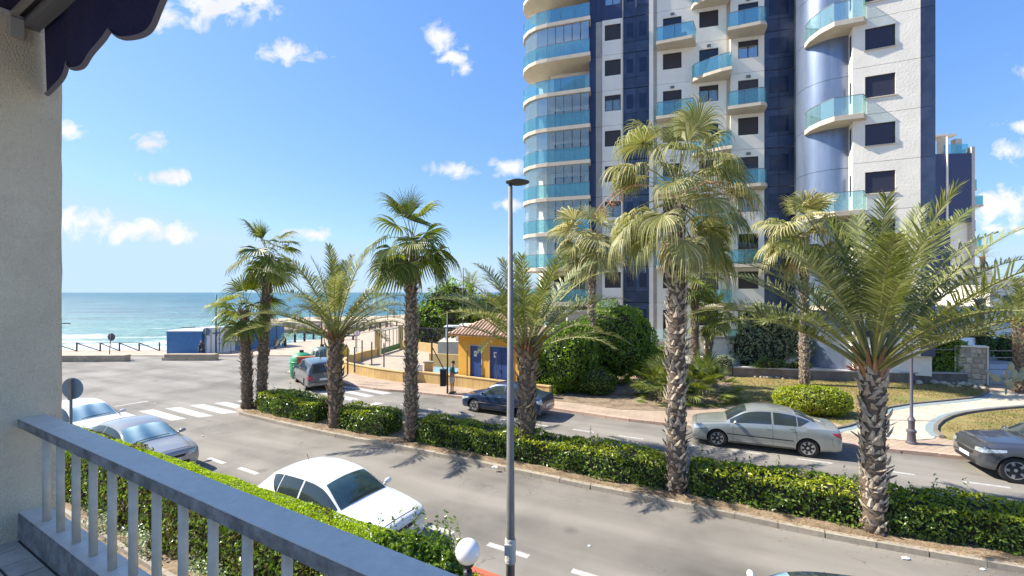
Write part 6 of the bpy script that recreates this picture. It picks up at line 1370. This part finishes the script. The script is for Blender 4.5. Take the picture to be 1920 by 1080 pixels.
# ---------------------------------------------------------------- hedges and bushes
def hedge(name, line, wd, h, z0, label, mat, leaf=.1, dens=420, rough=.07, mat2=None, group=None, cat='hedge', coremat='core', under=.0, topmat=None, topleaf=None, topdens=None, sprigs=0):
    """line: ground points; foliage on all faces of a clipped, uneven body"""
    d = [0]
    for a, b in zip(line, line[1:]): d.append(d[-1] + (b - a).length)
    Lt = d[-1]; root = empty(name, (line[0].x, line[0].y, z0), 0, label, cat, group)
    def at(s):
        for i in range(len(line) - 1):
            if s <= d[i + 1] or i == len(line) - 2:
                t_ = (s - d[i]) / (d[i + 1] - d[i]); a, b = line[i], line[i + 1]; tn = (b - a).normalized(); return a.lerp(b, t_), tn, Vector((-tn.y, tn.x, 0))
    per = 2 * h + wd; n = int(Lt * per * dens); C = []; Nn = []; T = []
    sd = random.random() * 50
    def surf(s, v, depth):
        c, tn, nn = at(min(max(s, 0), Lt)); 
        if v < h: x, z, no = -wd / 2, v, -nn
        elif v < h + wd: x, z, no = v - h - wd / 2, h, Vector((0, 0, 1))
        else: x, z, no = wd / 2, h - (v - h - wd), nn
        bm_ = rough * (2.2 * mn.noise(Vector((s * 1.1, v * 1.1, sd))) + mn.noise(Vector((s * 3.5, v * 3.5, sd + 9))))
        # rounded shoulders and ends
        k = max(0, abs(x) / (wd / 2) - .7) * max(0, z / h - .7) * 2.2; e_ = min(s, Lt - s); en = max(0, .35 - e_) / .35
        x *= (1 - k * .25) * (1 - .25 * en * en); z *= (1 - k * .3) * (1 - .12 * en * en)
        q = c + nn * x + Vector((0, 0, z0 + z)) + no * (bm_ - depth); return q, (no + Vector((0, 0, .35))).normalized()
    for _ in range(n):
        s = random.uniform(-.02, Lt + .02); v = random.uniform(under, per - under); q, no = surf(s, v, abs(random.gauss(0, .05))); C.append(q); Nn.append(no); T.append(h * (.78 + .2 * random.random()) <= v <= h + wd)
    ne = int(2 * wd * h * dens)
    for _ in range(ne):
        e_ = random.random() < .5; c, tn, nn = at(0 if e_ else Lt); x = random.uniform(-.42, .42) * wd; z = random.uniform(under, h * .96); C.append(c + nn * x + Vector((0, 0, z0 + z)) + tn * (-.02 if e_ else .02)); Nn.append(-tn if e_ else tn); T.append(False)
    C = np.array(C); Nn = np.array(Nn); T = np.array(T)
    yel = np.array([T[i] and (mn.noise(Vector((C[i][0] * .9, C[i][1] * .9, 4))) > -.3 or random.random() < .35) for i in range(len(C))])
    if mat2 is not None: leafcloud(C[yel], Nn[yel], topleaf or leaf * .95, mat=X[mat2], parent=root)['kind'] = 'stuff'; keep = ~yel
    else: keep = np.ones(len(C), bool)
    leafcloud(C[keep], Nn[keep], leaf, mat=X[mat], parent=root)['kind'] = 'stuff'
    if sprigs:
        SC_ = []
        for _ in range(sprigs):
            s = random.uniform(0, Lt); v = h + random.uniform(.1, .95) * wd; q, no = surf(s, v, 0); hh = random.uniform(.12, .4)
            for k in range(int(hh / .035)): SC_.append(q + Vector((random.gauss(0, .02), random.gauss(0, .02), k * .035)))
        leafcloud(SC_, [(0, 0, 1)] * len(SC_), leaf * .75, mat=X[mat], parent=root)['kind'] = 'stuff'
    mb = MB(); m_ = max(2, int(Lt / .5)); ins = .13
    for i in range(m_):
        a, t1, n1 = at(Lt * i / m_ + (.15 if i == 0 else 0)); b, t2, n2 = at(Lt * (i + 1) / m_ - (.15 if i == m_ - 1 else 0))
        mb.add([a - n1 * (wd / 2 - ins) + Vector((0, 0, z0 + under)), b - n2 * (wd / 2 - ins) + Vector((0, 0, z0 + under)), b + n2 * (wd / 2 - ins) + Vector((0, 0, z0 + under)), a + n1 * (wd / 2 - ins) + Vector((0, 0, z0 + under)),
                a - n1 * (wd / 2 - ins) * .9 + Vector((0, 0, z0 + h - ins)), b - n2 * (wd / 2 - ins) * .9 + Vector((0, 0, z0 + h - ins)), b + n2 * (wd / 2 - ins) * .9 + Vector((0, 0, z0 + h - ins)), a + n1 * (wd / 2 - ins) * .9 + Vector((0, 0, z0 + h - ins))],
               [(0, 3, 2, 1), (4, 5, 6, 7), (0, 1, 5, 4), (2, 3, 7, 6)] + ([(3, 0, 4, 7)] if i == 0 else []) + ([(1, 2, 6, 5)] if i == m_ - 1 else []))
    mb.build('inner_branches', X[coremat], root)
    return root
HC = offs(MK[1:], 1.12)
def cut(u0, u1):
    """centre line of the planting between two columns of the photograph"""
    out = []
    dense = []
    for a, b in zip(HC, HC[1:]):
        for k in range(8): dense.append(a.lerp(b, k / 8))
    dense.append(HC[-1])
    for q in dense:
        u = U0 + FPX * q.x / q.y
        if u0 <= u <= u1: out.append(Vector((q.x, q.y, 0)))
    return out[::2] + ([out[-1]] if len(out) % 2 == 0 else [])
hg = 'clipped hedges along the median'
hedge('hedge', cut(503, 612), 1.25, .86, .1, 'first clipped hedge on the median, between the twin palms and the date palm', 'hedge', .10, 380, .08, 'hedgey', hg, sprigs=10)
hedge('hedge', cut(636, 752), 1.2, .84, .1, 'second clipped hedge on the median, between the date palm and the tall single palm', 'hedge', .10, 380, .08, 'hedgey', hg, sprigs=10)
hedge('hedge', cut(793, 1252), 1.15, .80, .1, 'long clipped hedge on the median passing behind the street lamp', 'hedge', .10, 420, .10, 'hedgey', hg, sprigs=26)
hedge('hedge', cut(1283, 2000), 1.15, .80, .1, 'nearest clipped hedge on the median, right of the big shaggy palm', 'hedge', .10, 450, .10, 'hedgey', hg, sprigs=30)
# near hedge along our own garden
ND = Vector((.879, -.477, 0)); NN = Vector((-.476, -.879, 0)); NL = Vector((-1.75, 10.64, 0)) + NN * 3.12
h1 = [NL + ND * s for s in (-17, -12, -8, -4, -1, 1.3)]
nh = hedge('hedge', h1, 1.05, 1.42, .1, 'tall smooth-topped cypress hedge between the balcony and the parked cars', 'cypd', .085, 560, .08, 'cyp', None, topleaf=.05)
# fine clipped top
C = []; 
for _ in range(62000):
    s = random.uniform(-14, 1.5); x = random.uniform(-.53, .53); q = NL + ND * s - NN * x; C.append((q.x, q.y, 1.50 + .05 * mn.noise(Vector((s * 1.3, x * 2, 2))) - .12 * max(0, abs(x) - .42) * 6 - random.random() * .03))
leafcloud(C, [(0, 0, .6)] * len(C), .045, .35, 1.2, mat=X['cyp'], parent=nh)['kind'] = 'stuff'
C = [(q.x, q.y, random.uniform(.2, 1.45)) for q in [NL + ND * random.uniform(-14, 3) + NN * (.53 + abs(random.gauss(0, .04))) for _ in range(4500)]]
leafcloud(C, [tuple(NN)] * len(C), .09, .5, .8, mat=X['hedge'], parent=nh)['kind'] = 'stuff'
h2 = [NL + ND * s for s in (2.75, 3.6, 4.6)]
nh2 = hedge('hedge', h2, 1.0, 1.15, .1, 'last short stretch of mossy clipped hedge beside the globe lamp', 'cypd', .07, 900, .05, 'cyp', None, topleaf=.045)
C = [(q.x, q.y, 1.27 - .1 * random.random()) for q in [NL + ND * random.uniform(2.7, 4.7) + NN * random.uniform(-.5, .5) for _ in range(9000)]]
leafcloud(C, [(0, 0, .6)] * len(C), .042, .35, 1.2, mat=X['cyp'], parent=nh2)['kind'] = 'stuff'
def bush(name, lobes, label, mat, leaf=.11, dens=260, mat2=None, cat='bush', z0=.12, lump=.18, trunk=True, group=None, seed=0, inner=.82, jit=.8):
    """lobes: list of (x, y, z, rx, ry, rz) world"""
    rd = random.Random(seed); cx = sum(l[0] for l in lobes) / len(lobes); cy = sum(l[1] for l in lobes) / len(lobes)
    root = empty(name, (cx, cy, z0), 0, label, cat, group); C = []; Nn = []
    for li, l in enumerate(lobes):
        c = Vector(l[:3]); r = Vector(l[3:]); area = 4 * math.pi * ((r.x * r.y) ** 1.6 / 3 + (r.x * r.z) ** 1.6 / 3 + (r.y * r.z) ** 1.6 / 3) ** (1 / 1.6)
        for _ in range(int(area * dens)):
            d = Vector((rd.gauss(0, 1), rd.gauss(0, 1), rd.gauss(0, 1))).normalized(); k = 1 + lump * mn.noise(d * 2.2 + Vector((li * 5 + seed, 0, 0))) * 1.6 + lump * .7 * mn.noise(d * 5.5 + Vector((li, seed, 0))) - abs(rd.gauss(0, .05))
            q = c + Vector((d.x * r.x, d.y * r.y, d.z * r.z)) * k
            if q.z < z0 + .02: continue
            ok = True
            for lj, l2 in enumerate(lobes):
                if lj != li and ((q.x - l2[0]) / l2[3]) ** 2 + ((q.y - l2[1]) / l2[4]) ** 2 + ((q.z - l2[2]) / l2[5]) ** 2 < .72: ok = False; break
            if ok: C.append(q); Nn.append(Vector((d.x / r.x, d.y / r.y, d.z / r.z)).normalized())
    C = np.array(C); Nn = np.array(Nn)
    leafcloud(C, Nn, leaf, mat=X[mat], parent=root, jit=jit)['kind'] = 'stuff'
    mb = MB()
    for li, l in enumerate(lobes):
        b = len(mb.v); mb.sphere((0, 0, 0), 1, 12, 8)
        for j in range(b, len(mb.v)):
            d = mb.v[j].normalized(); k = inner * (1 + lump * 1.3 * mn.noise(d * 2.2 + Vector((li * 5 + seed, 0, 0)))); mb.v[j] = Vector((l[0] + d.x * l[3] * k, l[1] + d.y * l[4] * k, max(z0, l[2] + d.z * l[5] * k)))
    mb.build('inner_branches', X['core'], root)
    if trunk: MB().tube([(cx, cy, z0 - .1), (cx + .1, cy, max(l[2] for l in lobes))], [.12, .05], 8).build('trunk', X['bark'], root)
    return root
def L_(u, Y, z, rx, ry, rz): q = P(u, 548, Y); return (q.x, q.y, z, rx, ry, rz)
bush('large_bush', [L_(1058, 24.8, 1.9, 1.25, 1.2, 1.9), L_(1040, 25.0, 1.0, 1.1, 1.1, 1.3), L_(1085, 25.4, 2.3, 1.1, 1.2, 1.7)], 'big glossy green bush left of the slim palm, beside the orange hut', 'ficus', .12, 330, seed=1)
bush('large_bush', [L_(1150, 27.2, 2.6, 2.1, 1.6, 2.25), L_(1190, 27.6, 2.3, 1.2, 1.3, 1.9), L_(1120, 27.4, 2.2, 1.3, 1.3, 2.2)], 'tallest domed green bush right of the slim palm', 'ficus', .13, 300, seed=2)
bush('bush', [L_(1118, 24.3, .75, 1.0, .8, .85)], 'low dark bush under the two big domed bushes', 'hedge', .10, 350, seed=3)
bush('bush', [L_(1215, 28.2, 1.3, 1.0, .9, 1.0), L_(1245, 29.2, 1.2, .9, .8, .9)], 'light green shrub between the domed bush and the big palm trunk', 'ficus', .12, 260, seed=4)
bush('bush', [L_(1522, 20.3, .72, 1.45, .95, .66), L_(1485, 20.5, .72, .8, .75, .6), L_(1560, 20.1, .72, .75, .8, .62)], 'bright green round clipped bush on the lawn behind the silver car', 'hedgey', .10, 520, lump=.07, seed=5, trunk=False)
bush('oleander_bush', [L_(1425, 31.0, 2.6, 1.25, 1.1, 1.9), L_(1400, 30.8, 1.9, 1.0, 1, 1.5), L_(1455, 31, 2.1, 1.1, 1, 1.6), L_(1440, 30.6, 3.4, .8, .8, 1.0)], 'grey-green oleander before the tower, left of the pale palm trunk', 'olive', .15, 170, lump=.35, z0=.6, seed=6)
bush('oleander_bush', [L_(1500, 31.0, 2.4, .9, .9, 1.6), L_(1535, 30.8, 1.6, 1.1, .9, 1.2), L_(1520, 31.2, 2.9, .8, .8, 1.0)], 'darker oleander behind the pale palm trunk on the lawn', 'olive', .15, 170, lump=.3, z0=.6, seed=7)
bush('bush', [L_(1358, 29.5, 1.0, .6, .5, .5)], 'small grey shrub on top of the dark retaining wall', 'olive', .1, 200, z0=.6, seed=8, trunk=False)
bush('bush', [L_(1445, 28.9, .95, 1.1, .4, .4), L_(1500, 28.6, .9, .8, .35, .35)], 'low planting along the coping of the retaining wall', 'hedge', .09, 260, z0=.6, seed=9, trunk=False)
a, b = P(1728, 548, 28.0), P(1803, 548, 27.6); hedge('hedge', [Vector((a.x, a.y, 0)), Vector((b.x, b.y, 0))], 1.1, 2.1, .6, 'tall square dark green hedge left of the stone pillar', 'ficus', .12, 380, .06, None)
bush('bush', [L_(1705, 28.6, 1.1, .6, .5, .5)], 'low light shrub left of the square hedge', 'ficus', .1, 240, z0=.6, seed=10, trunk=False)
bush('bush', [L_(1835, 33, 1.9, .9, .8, 1.3)], 'green bush behind the stone pillar under the distant palm', 'pine', .12, 220, z0=.2, seed=11)
bush('bush', [L_(1890, 33, 1.5, 1.2, .8, 1.0)], 'dark shrub seen through the bar gate', 'pine', .12, 220, z0=.2, seed=12)
for (u, Y, z, rx, rz, lb, sd) in ((1868, 52, 3.2, 2.2, 2.2, 'dark green tree before the far white building', 40), (1905, 47, 2.6, 2.0, 1.8, 'rounded tree at the right edge beyond the gate', 41), (1780, 44, 2.2, 1.6, 1.5, 'low green tree behind the square hedge', 42)):
    x = (u - U0) / FPX * Y; bush('tree', [(x, Y, z, rx, rx * .8, rz), (x - rx * .5, Y - .4, z * .75, rx * .7, rx * .7, rz * .7)], lb, 'pine', .24, 60, cat='tree', z0=.1, lump=.4, seed=sd)
# trees behind the court
for (u, Y, z, rx, rz, lb, mt, sd) in ((822, 47, 3.6, 1.9, 2.4, 'leftmost bushy tree behind the court, beside the tall palm', 'pine', 20), (850, 49, 4.2, 2.0, 2.6, 'taller bushy tree behind the court poles', 'ficus', 21), (802, 45, 2.4, 1.5, 1.9, 'low rounded tree behind the court fence', 'ficus', 22), (880, 50, 3.2, 1.9, 2.2, 'bushy tree right of the poles behind the white pavilion', 'pine', 23), (930, 52, 3.0, 2.8, 2.2, 'dark tree behind the orange roof', 'pine', 24), (1000, 52, 3.0, 3, 2.2, 'dark tree between the street lamp and the tower', 'pine', 25)):
    x = (u - U0) / FPX * Y; bush('tree', [(x, Y, z, rx, rx * .8, rz), (x - rx * .5, Y - .4, z * .75, rx * .7, rx * .7, rz * .7), (x + rx * .45, Y - .3, z * .8, rx * .7, rx * .6, rz * .75)], lb, mt, .26, 46, cat='tree', z0=.1, lump=.4, seed=sd, group='trees behind the court')
ff = empty('slat_fence', (-7, 43, .1), label='dark fence of upright slats under the trees behind the court', cat='fence')
for i in range(26):
    q = Vector((-9.6, 43.4, 0)).lerp(Vector((-4.4, 40.2, 0)), i / 25); MB().bar((q.x, q.y, .1), (q.x, q.y, 2.3), .06).build('slat', X['steeld'], ff)
MB().bar((-9.6, 43.4, 2.2), (-4.4, 40.2, 2.2), .06).build('rail', X['steeld'], ff)
# leafy shrub in front of the balcony, at the end of the near hedge
q = NL + ND * 2.0 - NN * .05; bush('shrub', [(q.x, q.y, 1.0, .55, .5, .72), (q.x - .4, q.y + .22, 1.0, .5, .5, .68), (q.x + .42, q.y - .2, .9, .5, .5, .66), (q.x + .1, q.y + .2, .85, .45, .4, .62)], 'leafy dark shrub with upright twigs between the cypress hedge and the globe lamp', 'hedge', .085, 1500, z0=.1, lump=.25, seed=30, jit=1.1)
sh = bpy.data.objects.get('shrub'); C = []
for i in range(34):
    x = q.x + random.uniform(-.8, .7); y = q.y + random.uniform(-.3, .4); h_ = random.uniform(.15, .55); lx, ly = random.uniform(-.06, .06), random.uniform(-.06, .06)
    for k in range(int(h_ / .022)): C.append((x + lx * k * .1 + random.gauss(0, .018), y + ly * k * .1 + random.gauss(0, .018), 1.6 + k * .022))
leafcloud(C, [(0, 0, 1)] * len(C), .06, .45, 1.2, mat=X['hedge'], parent=sh)['kind'] = 'stuff'
# white-variegated low plants at the hedge foot, ground litter, lawn blades
C = [(q.x, q.y, random.uniform(.12, .6)) for q in [NL + ND * random.uniform(-14, 2) + NN * (random.uniform(.55, .95)) for _ in range(5000)] if mn.noise(Vector((q.x * .8, q.y * .8, 3))) > .05]
o = leafcloud(C, [(0, 0, 1)] * len(C), .07, .5, 1.0, name='ground_plants', mat=X['olive']); o['kind'] = 'stuff'
C = []
for _ in range(5200):
    i = random.randint(1, len(MK) - 2); q = MK[i].lerp(MK[i + 1], random.random()); t_ = (MK[i + 1] - MK[i]).normalized(); dd = abs(random.gauss(.25, .22)); q = q + Vector((-t_.y, t_.x, 0)) * dd; C.append((q.x, q.y, .106 if dd > .08 else .137))
o = leafcloud(C, [(0, 0, 4)] * len(C), .05, .5, .5, name='fallen_leaves', mat=X['fand']); o['kind'] = 'stuff'
C = []
for _ in range(700):
    i = random.randint(1, len(MK) - 2); q = MK[i].lerp(MK[i + 1], random.random()); t_ = (MK[i + 1] - MK[i]).normalized(); dd = -abs(random.gauss(.08, .25)); q = q + Vector((-t_.y, t_.x, 0)) * dd; C.append((q.x, q.y, .012))
o = leafcloud(C, [(0, 0, 4)] * len(C), .035, .5, .4, name='fallen_leaves', mat=X['fand']); o['kind'] = 'stuff'
def blades(poly, n, nm):
    pts = [G(u, v, .15) for u, v in poly]; xs_ = [p.x for p in pts]; ys_ = [p.y for p in pts]; C = []
    def inside(x, y):
        r_ = False; j = len(pts) - 1
        for i in range(len(pts)):
            if (pts[i].y > y) != (pts[j].y > y) and x < (pts[j].x - pts[i].x) * (y - pts[i].y) / (pts[j].y - pts[i].y) + pts[i].x: r_ = not r_
            j = i
        return r_
    while len(C) < n:
        x, y = random.uniform(min(xs_), max(xs_)), random.uniform(min(ys_), max(ys_))
        if inside(x, y) and mn.noise(Vector((x * .5, y * .5, 1))) > -.35 + random.uniform(-.2, .2): C.append((x, y, .17))
    leafcloud(C, [(1, 0, .1)] * n, .07, .22, 1.0, 2.5, name=nm, mat=X['grass'])['kind'] = 'stuff'
blades([(1350, 764), (1430, 753), (1580, 797), (1666, 766), (1707, 758), (1835, 745), (1853, 716), (1640, 706), (1400, 697), (1372, 720)], 22000, 'grass')
blades([(1765, 805), (1784, 785), (1835, 775), (1990, 760), (2050, 860), (1840, 832)], 6000, 'grass')
